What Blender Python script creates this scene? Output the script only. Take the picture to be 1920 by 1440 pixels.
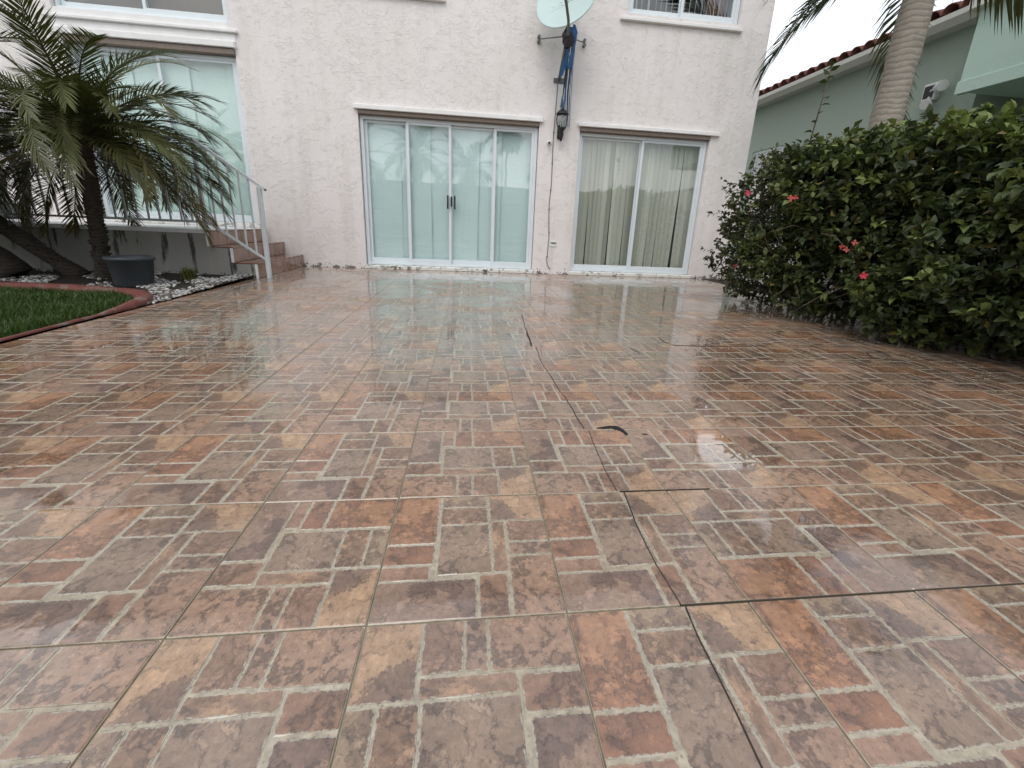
import bpy, math, random
import numpy as np
from mathutils import Vector, Matrix
PI = math.pi
for o in list(bpy.data.objects): bpy.data.objects.remove(o, do_unlink=True)
S = bpy.context.scene
COL = S.collection
random.seed(7); rng = np.random.default_rng(7)

# ------------------------------------------------------------------ camera
CAMZ = 0.7102
cd = bpy.data.cameras.new('camera'); cam = bpy.data.objects.new('camera', cd); COL.objects.link(cam); S.camera = cam
cd.sensor_fit = 'HORIZONTAL'; cd.sensor_width = 36.0; cd.lens = 806.457 / 1920 * 36
cd.shift_x = -14.718 / 1920; cd.shift_y = -58.105 / 1920
cd.clip_start = 0.05; cd.clip_end = 500
cr = Vector((0.9928312, -0.11149348, 0.04307445)); cu = Vector((-0.00914787, 0.28844282, 0.95745342)); cf = Vector((0.11917433, 0.95098367, -0.28535511))
cam.matrix_world = Matrix(((cr.x, cu.x, -cf.x, 0), (cr.y, cu.y, -cf.y, 0), (cr.z, cu.z, -cf.z, CAMZ), (0, 0, 0, 1)))

# ------------------------------------------------------------------ world, sun, exposure
SUN_EL, SUN_AZ = math.radians(52), math.radians(200)      # azimuth clockwise from +Y: behind the camera, a little left
W = bpy.data.worlds.new('World'); S.world = W; W.use_nodes = True
nt = W.node_tree; nt.nodes.clear()
def wn(t): return nt.nodes.new(t)
sky = wn('ShaderNodeTexSky'); sky.sky_type = 'NISHITA'; sky.sun_disc = False
sky.sun_elevation = SUN_EL; sky.sun_rotation = SUN_AZ; sky.air_density = 1.2; sky.dust_density = 2.0
tc = wn('ShaderNodeTexCoord'); mp = wn('ShaderNodeMapping'); mp.inputs['Scale'].default_value = (1.6, 1.6, 3.6)
ns = wn('ShaderNodeTexNoise'); ns.inputs['Scale'].default_value = 1.9; ns.inputs['Detail'].default_value = 7; ns.inputs['Roughness'].default_value = 0.56
rp = wn('ShaderNodeValToRGB'); rp.color_ramp.elements[0].position = 0.40; rp.color_ramp.elements[1].position = 0.62
rp.color_ramp.elements[0].color = (0.34, 0.34, 0.34, 1); rp.color_ramp.elements[1].color = (1, 1, 1, 1)
ns2 = wn('ShaderNodeTexNoise'); ns2.inputs['Scale'].default_value = 3.1; ns2.inputs['Detail'].default_value = 5
cr2 = wn('ShaderNodeValToRGB'); cr2.color_ramp.elements[0].position = 0.35; cr2.color_ramp.elements[1].position = 0.68
cr2.color_ramp.elements[0].color = (9.0, 9.2, 9.5, 1); cr2.color_ramp.elements[1].color = (12.4, 12.6, 12.6, 1)
mx = wn('ShaderNodeMix'); mx.data_type = 'RGBA'
bg = wn('ShaderNodeBackground'); bg.inputs['Strength'].default_value = 0.1
ow = wn('ShaderNodeOutputWorld'); L = nt.links.new
L(tc.outputs['Generated'], mp.inputs['Vector']); L(mp.outputs[0], ns.inputs['Vector']); L(mp.outputs[0], ns2.inputs['Vector'])
L(ns.outputs['Fac'], rp.inputs[0]); L(ns2.outputs['Fac'], cr2.inputs[0])
L(rp.outputs[0], mx.inputs['Factor']); L(sky.outputs[0], mx.inputs[6]); L(cr2.outputs[0], mx.inputs[7])
L(mx.outputs[2], bg.inputs['Color']); L(bg.outputs[0], ow.inputs['Surface'])
sd = bpy.data.lights.new('sun', 'SUN'); sd.energy = 0.6; sd.angle = math.radians(28); sd.color = (1.0, 0.955, 0.90)
sun = bpy.data.objects.new('sun', sd); COL.objects.link(sun)
sv = Vector((math.sin(SUN_AZ) * math.cos(SUN_EL), math.cos(SUN_AZ) * math.cos(SUN_EL), math.sin(SUN_EL)))
sun.rotation_euler = (-sv).to_track_quat('-Z', 'Y').to_euler()
S.view_settings.view_transform = 'Standard'; S.view_settings.look = 'None'; S.view_settings.gamma = 1
S.view_settings.use_curve_mapping = False; S.view_settings.exposure = 0.56
S.cycles.max_bounces = 5; S.cycles.diffuse_bounces = 3; S.cycles.glossy_bounces = 3; S.cycles.transmission_bounces = 3; S.cycles.transparent_max_bounces = 8; S.cycles.sample_clamp_indirect = 6

# ------------------------------------------------------------------ helpers
def tag(o, label=None, cat=None, group=None, kind=None):
    if label: o['label'] = label
    if cat: o['category'] = cat
    if group: o['group'] = group
    if kind: o['kind'] = kind
    return o
def empty(name, loc=(0, 0, 0), label=None, cat=None, group=None, kind=None, parent=None):
    o = bpy.data.objects.new(name, None); COL.objects.link(o); o.location = loc; o.empty_display_size = 0.1
    if parent: o.parent = parent
    return tag(o, label, cat, group, kind)
def link(name, me, parent=None, loc=None, kind=None):
    o = bpy.data.objects.new(name, me); COL.objects.link(o)
    if parent is not None:
        o.parent = parent
        if loc is None and parent.type == 'EMPTY' and parent.parent is None: o.location = -Vector(parent.location)
    if loc is not None: o.location = loc
    if kind: o['kind'] = kind
    return o
def npmesh(name, V, F, mat=None, smooth=False, tint=None):
    """V (n,3) array, F (m,k) int array all faces k-sided"""
    V = np.asarray(V, np.float32); F = np.asarray(F, np.int32); k = F.shape[1]
    me = bpy.data.meshes.new(name); me.vertices.add(len(V)); me.vertices.foreach_set('co', V.ravel())
    me.loops.add(F.size); me.loops.foreach_set('vertex_index', F.ravel())
    me.polygons.add(len(F)); me.polygons.foreach_set('loop_start', np.arange(0, F.size, k, dtype=np.int32))
    if smooth: me.polygons.foreach_set('use_smooth', np.ones(len(F), bool))
    if tint is not None:
        a = me.color_attributes.new('tint', 'FLOAT_COLOR', 'POINT'); c = np.ones((len(V), 4), np.float32); c[:, :3] = tint
        a.data.foreach_set('color', c.ravel())
    me.update(calc_edges=True); me.validate()
    if mat: me.materials.append(mat)
    return me
class MB:
    def __init__(s): s.v = []; s.f = []; s.sm = []; s.mi = []; s.cur = 0
    def add(s, vs, fs, smooth=False):
        b = len(s.v); s.v += [tuple(p) for p in vs]
        for f in fs: s.f.append(tuple(i + b for i in f)); s.sm.append(smooth); s.mi.append(s.cur)
        return s
    def box(s, x0, x1, y0, y1, z0, z1, bev=0.0):
        if bev <= 0:
            v = [(x, y, z) for z in (z0, z1) for y in (y0, y1) for x in (x0, x1)]
            return s.add(v, [(0, 2, 3, 1), (4, 5, 7, 6), (0, 1, 5, 4), (2, 6, 7, 3), (0, 4, 6, 2), (1, 3, 7, 5)])
        b = min(bev, (x1 - x0) / 2.2, (y1 - y0) / 2.2, (z1 - z0) / 2.2); v = []
        c = ((x0 + x1) / 2, (y0 + y1) / 2, (z0 + z1) / 2); h = ((x1 - x0) / 2, (y1 - y0) / 2, (z1 - z0) / 2)
        idx = {}
        for sx in (-1, 1):
            for sy in (-1, 1):
                for sz in (-1, 1):
                    for a in range(3):
                        p = [c[i] + (sx, sy, sz)[i] * (h[i] - (0 if i == a else b)) for i in range(3)]
                        idx[(sx, sy, sz, a)] = len(v); v.append(p)
        f = []
        for a in range(3):
            o1, o2 = (a + 1) % 3, (a + 2) % 3
            for sg in (-1, 1):
                q = []
                for s1, s2 in ((-1, -1), (1, -1), (1, 1), (-1, 1)):
                    k = [0, 0, 0]; k[a] = sg; k[o1] = s1; k[o2] = s2; q.append(idx[(*k, a)])
                f.append(tuple(q) if sg > 0 else tuple(reversed(q)))
            for s1 in (-1, 1):
                for s2 in (-1, 1):
                    k0 = [0, 0, 0]; k0[o1] = s1; k0[o2] = s2; k1 = list(k0); k0[a] = -1; k1[a] = 1
                    q = (idx[(*k0, o1)], idx[(*k1, o1)], idx[(*k1, o2)], idx[(*k0, o2)])
                    f.append(q if s1 * s2 < 0 else tuple(reversed(q)))
        for sx in (-1, 1):
            for sy in (-1, 1):
                for sz in (-1, 1):
                    q = tuple(idx[(sx, sy, sz, a)] for a in range(3)); f.append(q if sx * sy * sz > 0 else tuple(reversed(q)))
        return s.add(v, f)
    def tube(s, pts, r, n=8, cap=True, smooth=True):
        pts = [Vector(p) for p in pts]; rs = r if isinstance(r, (list, tuple)) else [r] * len(pts)
        v = []; f = []; up = Vector((0.31, 0.17, 0.93)).normalized()
        for i, p in enumerate(pts):
            t = (pts[min(i + 1, len(pts) - 1)] - pts[max(i - 1, 0)]).normalized()
            a = t.cross(up)
            if a.length < 1e-3: a = t.cross(Vector((1, 0, 0)))
            a.normalize(); b = t.cross(a)
            for k in range(n):
                an = 2 * PI * k / n; v.append(p + (a * math.cos(an) + b * math.sin(an)) * rs[i])
        for i in range(len(pts) - 1):
            for k in range(n):
                k2 = (k + 1) % n; f.append((i * n + k, i * n + k2, (i + 1) * n + k2, (i + 1) * n + k))
        s.add(v, f, smooth)
        if cap:
            b = len(s.v) - len(v)
            s.f += [tuple(b + k for k in range(n))[::-1], tuple(b + (len(pts) - 1) * n + k for k in range(n))]; s.sm += [False] * 2; s.mi += [s.cur] * 2
        return s
    def lathe(s, prof, c=(0, 0, 0), n=24, M=None, smooth=True):
        v = []; f = []
        for (r, z) in prof:
            for k in range(n):
                a = 2 * PI * k / n; p = Vector((r * math.cos(a), r * math.sin(a), z))
                if M is not None: p = M @ p
                v.append(p + Vector(c))
        for i in range(len(prof) - 1):
            for k in range(n):
                k2 = (k + 1) % n; f.append((i * n + k, i * n + k2, (i + 1) * n + k2, (i + 1) * n + k))
        return s.add(v, f, smooth)
    def bar(s, p0, p1, w, h):
        """rectangular bar from p0 to p1, w sideways, h vertical"""
        p0, p1 = Vector(p0), Vector(p1); t = (p1 - p0).normalized(); a = t.cross(Vector((0, 0, 1)))
        if a.length < 1e-3: a = Vector((1, 0, 0))
        a.normalize(); b = a.cross(t); v = []
        for p in (p0, p1):
            for sx, sy in ((-1, -1), (1, -1), (1, 1), (-1, 1)): v.append(p + a * sx * w / 2 + b * sy * h / 2)
        return s.add(v, [(0, 3, 2, 1), (4, 5, 6, 7), (0, 1, 5, 4), (1, 2, 6, 5), (2, 3, 7, 6), (3, 0, 4, 7)])
    def mesh(s, name, mats):
        me = bpy.data.meshes.new(name); me.from_pydata([tuple(p) for p in s.v], [], s.f)
        me.polygons.foreach_set('use_smooth', s.sm); me.polygons.foreach_set('material_index', s.mi)
        for m in (mats if isinstance(mats, (list, tuple)) else [mats]): me.materials.append(m)
        me.update(); return me
    def build(s, name, mats, parent=None, loc=None, kind=None): return link(name, s.mesh(name, mats), parent, loc, kind)

# ------------------------------------------------------------------ materials
class NT:
    def __init__(s, name):
        s.m = bpy.data.materials.new(name); s.m.use_nodes = True; s.t = s.m.node_tree; s.t.nodes.clear()
        s.out = s.t.nodes.new('ShaderNodeOutputMaterial')
    def n(s, typ, ins=None, **kw):
        o = s.t.nodes.new('ShaderNode' + typ)
        for k, v in kw.items(): setattr(o, k, v)
        for k, v in (ins or {}).items():
            sk = o.inputs[k]
            if isinstance(v, bpy.types.NodeSocket): s.t.links.new(v, sk)
            elif isinstance(v, (tuple, list)) and len(v) == 3 and sk.type == 'RGBA': sk.default_value = (*v, 1)
            else: sk.default_value = v
        return o
    def noise(s, vec, scale, detail=4, rough=0.55, dist=0.0):
        return s.n('TexNoise', {'Vector': vec, 'Scale': scale, 'Detail': detail, 'Roughness': rough, 'Distortion': dist}).outputs['Fac']
    def ramp(s, fac, a, b, c0=(0, 0, 0), c1=(1, 1, 1), ease=False):
        r = s.n('ValToRGB', {0: fac}); e = r.color_ramp.elements; e[0].position = a; e[1].position = b
        e[0].color = (*c0, 1); e[1].color = (*c1, 1)
        if ease: r.color_ramp.interpolation = 'EASE'
        return r.outputs[0]
    def mix(s, f, a, b, blend='MIX'):
        o = s.n('Mix', data_type='RGBA', blend_type=blend)
        for i, v in ((0, f), (6, a), (7, b)):
            if isinstance(v, bpy.types.NodeSocket): s.t.links.new(v, o.inputs[i])
            elif isinstance(v, (tuple, list)): o.inputs[i].default_value = (*v, 1)
            else: o.inputs[i].default_value = v
        return o.outputs[2]
    def math(s, op, a, b=0.0, clamp=False):
        o = s.n('Math', {0: a, 1: b}, operation=op); o.use_clamp = clamp; return o.outputs[0]
    def bump(s, h, strength, dist, normal=None):
        d = {'Height': h, 'Strength': strength, 'Distance': dist}
        if normal is not None: d['Normal'] = normal
        return s.n('Bump', d).outputs[0]
    def obj(s): return s.n('TexCoord').outputs['Object']
    def pos(s): return s.n('NewGeometry').outputs['Position']
    def scaled(s, vec, sc): return s.n('Mapping', {'Vector': vec, 'Scale': sc}).outputs[0]
    def bsdf(s, **ins):
        d = {k.replace('_', ' '): v for k, v in ins.items()}
        p = s.n('BsdfPrincipled', d); s.t.links.new(p.outputs[0], s.out.inputs['Surface']); return p
def simple(name, col, rough=0.5, metal=0.0, var=0.12, scale=8.0, bump=0.0, bscale=60.0, spec=0.5, **kw):
    t = NT(name); p = t.obj(); n = t.noise(p, scale, 5)
    c = t.mix(n, tuple(x * (1 - var) for x in col), tuple(min(1, x * (1 + var)) for x in col))
    d = dict(Base_Color=c, Roughness=rough, Metallic=metal, Specular_IOR_Level=spec, **kw)
    if bump: d['Normal'] = t.bump(t.noise(p, bscale, 4), bump, 0.01)
    t.bsdf(**d); return t.m

def stucco(name, col, dirt=True, amp=1.0, mould=False):
    t = NT(name); p = t.pos()
    wv = t.n('VectorMath', {0: p, 1: t.n('Vector Math'.replace(' ', ''), {0: t.n('TexNoise', {'Vector': p, 'Scale': 5.0, 'Detail': 2}).outputs['Color'], 1: (0.16, 0.16, 0.16)}, operation='MULTIPLY').outputs[0]}, operation='ADD').outputs[0]
    a = t.noise(wv, 4.2, 3, 0.5); b = t.noise(wv, 17.0, 6, 0.68, 0.25); c = t.noise(p, 75.0, 3, 0.6)
    ridge = t.math('MULTIPLY', t.ramp(b, 0.47, 0.58, ease=True), t.ramp(a, 0.40, 0.58))                       # knocked-down trowel patches with sharp lips
    lips = t.ramp(t.noise(t.scaled(wv, (1.0, 1.0, 1.7)), 8.5, 7, 0.72, 0.15), 0.575, 0.615, ease=True)
    h = t.math('ADD', t.math('MULTIPLY', ridge, 0.34), t.math('ADD', t.math('MULTIPLY', lips, 0.5), t.math('ADD', t.math('MULTIPLY', a, 0.7), t.math('MULTIPLY', c, 0.30))))
    col2 = t.mix(t.ramp(t.noise(p, 0.55, 4), 0.35, 0.65), col, (col[0] * 0.95, col[1] * 0.955, col[2] * 0.93))
    col2 = t.mix(t.math('MULTIPLY', t.ramp(t.noise(p, 34.0, 3), 0.66, 0.72), 0.22), col2, tuple(x * 0.6 for x in col))
    if dirt:
        z = t.n('SeparateXYZ', {0: p}).outputs['Z']
        low = t.n('MapRange', {'Value': z, 'From Min': 0.03, 'From Max': 0.32, 'To Min': 0.60, 'To Max': 0.30}).outputs[0]
        msk = t.math('GREATER_THAN', t.noise(p, 13.0, 6, 0.7), t.math('ADD', t.math('MULTIPLY', t.n('MapRange', {'Value': z, 'From Min': 0.0, 'From Max': 0.22, 'To Min': 0.0, 'To Max': 1.0}).outputs[0], 0.34), 0.50))
        col2 = t.mix(t.math('MULTIPLY', msk, 0.85), col2, (0.055, 0.05, 0.04))
        stk = t.ramp(t.noise(t.scaled(p, (3.0, 3.0, 0.22)), 1.6, 4, 0.6), 0.50, 0.74)
        col2 = t.mix(t.math('MULTIPLY', stk, 0.30), col2, (0.50, 0.48, 0.38))
    if mould:
        mk = t.ramp(t.noise(t.scaled(p, (3.2, 3.2, 0.55)), 2.1, 5, 0.62), 0.57, 0.63)
        col2 = t.mix(t.math('MULTIPLY', mk, 0.85), col2, (0.025, 0.023, 0.02))
    t.bsdf(Base_Color=col2, Roughness=0.88, Specular_IOR_Level=0.25, Normal=t.bump(h, 0.48 * amp, 0.02)); return t.m

M = {}
M['stucco'] = stucco('pinkish_white_stucco', (0.82, 0.775, 0.77))
M['planter'] = stucco('grey_stucco', (0.33, 0.315, 0.295), amp=0.7, mould=True)
M['fence'] = stucco('white_fence_stucco', (0.80, 0.77, 0.72), amp=0.6)
M['green'] = stucco('sage_green_stucco', (0.40, 0.475, 0.41), dirt=False, amp=0.5)
M['mint'] = stucco('mint_stucco', (0.54, 0.70, 0.63), dirt=False, amp=0.5)
M['trim'] = simple('white_trim_paint', (0.80, 0.79, 0.78), 0.55, bump=0.15, bscale=40)
M['frame'] = simple('white_aluminium', (0.70, 0.76, 0.79), 0.38, var=0.07, scale=5)
M['track'] = simple('bronze_track', (0.20, 0.155, 0.125), 0.5, var=0.3, scale=20)
M['railing'] = simple('railing_paint', (0.62, 0.66, 0.68), 0.4, var=0.1, scale=6)
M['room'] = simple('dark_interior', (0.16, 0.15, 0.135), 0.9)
M['black'] = simple('black_metal', (0.016, 0.016, 0.017), 0.35, var=0.3)
M['rubber'] = simple('black_gap', (0.008, 0.007, 0.006), 0.8)
M['dirt'] = simple('crack_dirt', (0.035, 0.028, 0.022), 0.9)
M['joint'] = simple('dark_joint_grout', (0.085, 0.07, 0.05), 0.9)
M['cable'] = simple('grey_cable', (0.14, 0.14, 0.15), 0.6)
M['galv'] = simple('weathered_steel', (0.16, 0.17, 0.165), 0.5, metal=0.3, var=0.25, scale=12)
M['dish'] = simple('dish_paint', (0.50, 0.63, 0.61), 0.45, var=0.08, scale=3)
M['letter'] = simple('faded_print', (0.585, 0.70, 0.685), 0.5)
M['blue'] = simple('blue_tarp', (0.05, 0.19, 0.46), 0.5, var=0.5, scale=30)
M['bluegrey'] = simple('faded_tarp', (0.10, 0.18, 0.27), 0.6, var=0.6, scale=45)
M['purple'] = simple('dark_rag', (0.055, 0.045, 0.055), 0.8, var=0.5, scale=40)
M['pot'] = simple('charcoal_plastic', (0.045, 0.052, 0.060), 0.5, var=0.25, scale=6)
M['soil'] = simple('dark_mulch', (0.028, 0.019, 0.014), 0.95, var=0.6, scale=40, bump=0.8, bscale=60)
M['white'] = simple('white_plastic', (0.78, 0.78, 0.76), 0.4)
M['gutter'] = simple('cream_gutter', (0.66, 0.655, 0.59), 0.45, var=0.06)
M['rooftile'] = simple('terracotta_roof', (0.16, 0.055, 0.042), 0.7, var=0.4, scale=5, bump=0.3)
M['stem'] = simple('twig_bark', (0.10, 0.075, 0.055), 0.85, var=0.4, scale=30)
M['bract'] = simple('red_petal', (0.42, 0.016, 0.04), 0.5, var=0.25, scale=20)
M['orange'] = simple('orange_bract', (0.36, 0.035, 0.02), 0.5, var=0.25, scale=20)
M['brownpaper'] = simple('brown_shade', (0.15, 0.105, 0.08), 0.8, var=0.2, scale=3)
M['wood'] = simple('brown_curtain', (0.22, 0.09, 0.045), 0.8, var=0.2, scale=9)
M['concrete'] = simple('plain_concrete', (0.30, 0.28, 0.25), 0.8, var=0.25, scale=2, bump=0.3)
M['bulb'] = simple('lamp_glass_frost', (0.74, 0.76, 0.73), 0.3)

def glass_mat(name, tint, ior=1.5, film=0.0):
    t = NT(name); fr = t.n('Fresnel', {'IOR': ior}).outputs[0]
    fr = t.math('ADD', t.math('MULTIPLY', fr, 1.75), film, True); fr = t.math('MULTIPLY', fr, t.math('SUBTRACT', 1.0, t.n('NewGeometry').outputs['Backfacing']))
    wob = t.bump(t.noise(t.pos(), 1.7, 2, 0.4), 0.10, 0.012)
    a = t.n('BsdfTransparent', {'Color': tint}); g = t.n('BsdfGlossy', {'Color': (1, 1, 1), 'Roughness': 0.015, 'Normal': wob})
    ms = t.n('MixShader', {0: fr, 1: a.outputs[0], 2: g.outputs[0]}); t.t.links.new(ms.outputs[0], t.out.inputs['Surface']); return t.m
M['glass'] = glass_mat('window_glass', (0.935, 0.975, 0.97), film=0.045)
M['lampglass'] = glass_mat('lantern_glass', (0.9, 0.93, 0.92))

def paper(name, col):
    t = NT(name); p = t.obj()
    cre = t.noise(t.scaled(p, (0.6, 1, 7.0)), 2.6, 4, 0.6, 0.5); h = t.math('ADD', t.math('MULTIPLY', t.ramp(cre, 0.45, 0.60), 0.5), t.noise(p, 3.0, 3))
    c = t.mix(t.noise(p, 1.4, 3), tuple(x * 0.88 for x in col), tuple(min(1, x * 1.07) for x in col))
    t.bsdf(Base_Color=c, Roughness=0.6, Normal=t.bump(h, 0.12, 0.03)); return t.m
M['paper'] = paper('pale_teal_sheet', (0.76, 0.845, 0.84))
M['paper2'] = paper('pale_green_sheet', (0.72, 0.82, 0.775))
def slat_mat(name, col):
    t = NT(name); p = t.obj(); r = t.n('ObjectInfo').outputs['Random']
    c = t.mix(r, tuple(x * 0.75 for x in col), tuple(x * 1.15 for x in col)); c = t.mix(t.math('MULTIPLY', t.noise(p, 6, 4), 0.25), c, tuple(x * 0.7 for x in col))
    t.bsdf(Base_Color=c, Roughness=0.65); return t.m
M['slat'] = slat_mat('beige_blind_vane', (0.66, 0.61, 0.53))
M['slat2'] = slat_mat('white_blind_vane', (0.70, 0.72, 0.70))
def sill_mat():
    t = NT('peeling_white_sill'); p = t.pos()
    m = t.ramp(t.noise(t.scaled(p, (1, 1, 1.6)), 17.0, 5, 0.68), 0.52, 0.56); m2 = t.ramp(t.noise(p, 2.3, 2), 0.35, 0.6)
    c = t.mix(t.math('MULTIPLY', m, m2), (0.76, 0.76, 0.73), (0.09, 0.08, 0.065))
    t.bsdf(Base_Color=c, Roughness=0.8, Normal=t.bump(m, -0.5, 0.006)); return t.m
M['sill'] = sill_mat()
def leaf_mat(name, mul=1.0, trans=0.22, rough=0.38):
    t = NT(name); c = t.n('Attribute', attribute_name='tint').outputs['Color']
    n = t.noise(t.obj(), 21.0, 3); c = t.mix(t.math('MULTIPLY', n, 0.35), c, (0.03, 0.04, 0.012))
    p = t.n('BsdfPrincipled', {'Base Color': c, 'Roughness': rough, 'Specular IOR Level': 0.42})
    tr = t.n('BsdfTranslucent', {'Color': t.mix(0.5, c, (0.10, 0.16, 0.02))})
    ms = t.n('MixShader', {0: trans, 1: p.outputs[0], 2: tr.outputs[0]}); t.t.links.new(ms.outputs[0], t.out.inputs['Surface']); return t.m
M['leaf'] = leaf_mat('hedge_leaf', rough=.52); M['frond'] = leaf_mat('palm_leaflet', trans=0.15); M['grass'] = leaf_mat('grass_blade', trans=0.25, rough=0.5)
def bark(name, col, ring=26.0, k=.55, ds=7.0):
    t = NT(name); p = t.obj(); z = t.n('SeparateXYZ', {0: p}).outputs['Z']
    w = t.n('TexWave', {'Vector': p, 'Scale': ring / 6.28, 'Distortion': ds, 'Detail': 5, 'Detail Scale': 1.2}, wave_type='BANDS', bands_direction='Z').outputs['Fac']
    n = t.noise(p, 9, 8, 0.72)
    c = t.mix(n, tuple(x * 0.55 for x in col), tuple(x * 1.3 for x in col)); c = t.mix(t.math('MULTIPLY', t.ramp(w, 0.0, 0.35, (1, 1, 1), (0, 0, 0)), k), c, tuple(x * 0.3 for x in col))
    t.bsdf(Base_Color=c, Roughness=0.9, Normal=t.bump(t.math('ADD', t.math('MULTIPLY', w, k * .5), n), 0.7, 0.02)); return t.m
M['bark'] = bark('brown_palm_bark', (0.055, 0.042, 0.032), 60); M['greybark'] = bark('grey_palm_bark', (0.32, 0.285, 0.235), 34, .45, 4.5)

# -- wet, printed ceramic: stone faces, printed mortar, grout
def wet_inputs(t, base, dry=0.30, relief=None, rs=0.0):
    p = t.pos()
    wet = t.ramp(t.noise(p, 1.15, 4, 0.55, 0.3), 0.40, 0.56, ease=True)
    wob = t.noise(t.scaled(p, (1.0, 0.8, 1.0)), 3.4, 4, 0.55, 0.4)
    pud = t.ramp(wob, 0.60, 0.64, ease=True)
    for cx, cy, sx, sy in ((0.86, 1.235, 4.2, 7.0), (0.80, 0.775, 7.5, 7.5), (-1.02, 0.95, 4.0, 6.0)):       # standing water in low spots
        dd = t.n('VectorMath', {0: t.n('VectorMath', {0: t.n('VectorMath', {0: p, 1: (cx, cy, 0)}, operation='SUBTRACT').outputs[0], 1: (sx, sy, 0)}, operation='MULTIPLY').outputs[0]}, operation='LENGTH').outputs['Value']
        pud = t.math('MAXIMUM', pud, t.ramp(t.math('ADD', dd, t.math('MULTIPLY', wob, -1.3)), 0.20, 0.34, (1, 1, 1), (0, 0, 0)))
    ripple = t.noise(t.scaled(p, (1, 0.7, 1)), 9.0, 2, 0.5); fine = t.noise(p, 55.0, 3, 0.6)
    c = t.mix(t.math('MULTIPLY', wet, 0.22), base, t.mix(1.0, base, (0.62, 0.60, 0.58), 'MULTIPLY'))
    rough = t.math('SUBTRACT', dry, t.math('MULTIPLY', wet, dry - 0.12)); rough = t.math('ADD', rough, t.math('MULTIPLY', fine, 0.08)); rough = t.math('ADD', t.math('MULTIPLY', rough, t.math('SUBTRACT', 1.0, pud)), 0.03)
    hb = t.math('MULTIPLY', fine, 0.4) if relief is None else t.math('ADD', relief, t.math('MULTIPLY', fine, 0.25))
    nb = t.bump(t.math('MULTIPLY', hb, t.math('SUBTRACT', 1.0, t.math('MULTIPLY', pud, .92))), 0.24, 0.003)
    film = t.math('ADD', t.math('MULTIPLY', wet, 0.45), t.math('ADD', t.math('MULTIPLY', pud, 0.5), 0.50), True)
    crough = t.math('ADD', t.math('MULTIPLY', t.math('SUBTRACT', 1.0, pud), t.math('ADD', 0.016, t.math('MULTIPLY', t.math('SUBTRACT', 1.0, wet), 0.065))), 0.010)
    dryrel = t.math('MULTIPLY', t.math('SUBTRACT', 1.0, pud), t.noise(p, 40.0, 1, 0.5))
    cn = t.bump(t.math('ADD', t.math('MULTIPLY', ripple, 1.0), t.math('MULTIPLY', dryrel, 0.20)), 0.07, 0.006)
    return dict(Base_Color=c, Roughness=rough, Normal=nb, Coat_Weight=film, Coat_Roughness=crough, Coat_IOR=1.48, Coat_Normal=cn, Specular_IOR_Level=0.45)
def stone_mat():
    t = NT('glazed_stone_print'); p = t.obj()
    A1 = t.n('Attribute', attribute_name='tint'); A2 = t.n('Attribute', attribute_name='tint2'); c1, c2 = A1.outputs['Color'], A2.outputs['Color']
    warp = t.n('VectorMath', {0: p, 1: t.n('VectorMath', {0: t.n('TexNoise', {'Vector': p, 'Scale': 9.0, 'Detail': 2}).outputs['Color'], 1: (0.045, 0.045, 0.045)}, operation='MULTIPLY').outputs[0]}, operation='ADD').outputs[0]
    blot = t.noise(warp, 9.0, 8, 0.66, 0.0); fine = t.noise(p, 70.0, 4, 0.72); mid = t.noise(warp, 30.0, 6, 0.72)
    sel = t.math('ADD', blot, t.math('MULTIPLY', t.math('SUBTRACT', A1.outputs['Alpha'], 0.5), 0.42))
    c = t.mix(t.ramp(sel, 0.465, 0.545, ease=True), c1, c2)
    c = t.mix(t.math('MULTIPLY', t.ramp(mid, 0.34, 0.48, (1, 1, 1), (0, 0, 0)), 0.75), c, t.mix(1.0, c, (0.58, 0.55, 0.53), 'MULTIPLY'))
    c = t.mix(t.math('MULTIPLY', t.ramp(mid, 0.52, 0.64), 0.75), c, t.mix(1.0, c, (1.36, 1.34, 1.30), 'MULTIPLY'))
    rid = t.math('ABSOLUTE', t.math('SUBTRACT', t.noise(warp, 15.0, 6, 0.62), 0.5))                                     # thin marbled veins
    vein = t.math('MULTIPLY', t.ramp(rid, 0.0, 0.042, (1, 1, 1), (0, 0, 0)), t.ramp(blot, 0.36, 0.56)); c = t.mix(t.math('MULTIPLY', vein, 0.72), c, (0.070, 0.052, 0.047))
    rim = t.ramp(t.math('ABSOLUTE', t.math('SUBTRACT', sel, 0.50)), 0.0, 0.014, (1, 1, 1), (0, 0, 0)); c = t.mix(t.math('MULTIPLY', rim, 0.55), c, (0.085, 0.06, 0.052))
    c = t.mix(t.math('MULTIPLY', t.ramp(fine, 0.56, 0.68), 0.5), c, t.mix(1.0, c, (1.6, 1.58, 1.55), 'MULTIPLY')); c = t.mix(t.math('MULTIPLY', t.ramp(fine, 0.32, 0.44, (1, 1, 1), (0, 0, 0)), 0.7), c, t.mix(1.0, c, (0.48, 0.45, 0.46), 'MULTIPLY'))
    big = t.noise(t.pos(), 1.7, 3); c = t.mix(0.62, c, t.mix(1.0, c, t.ramp(big, 0.3, 0.7, (0.80, 0.79, 0.80), (1.22, 1.18, 1.12)), 'MULTIPLY'))
    ed = t.ramp(t.math('ADD', A2.outputs['Alpha'], t.math('MULTIPLY', t.math('SUBTRACT', t.noise(p, 95.0, 4, 0.7), 0.5), 1.5)), 0.62, 0.80)
    c = t.mix(ed, c, t.mix(fine, (0.30, 0.27, 0.215), (0.52, 0.475, 0.385)))
    t.bsdf(**wet_inputs(t, c, relief=t.noise(p, 45.0, 4, 0.68))); return t.m
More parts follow.
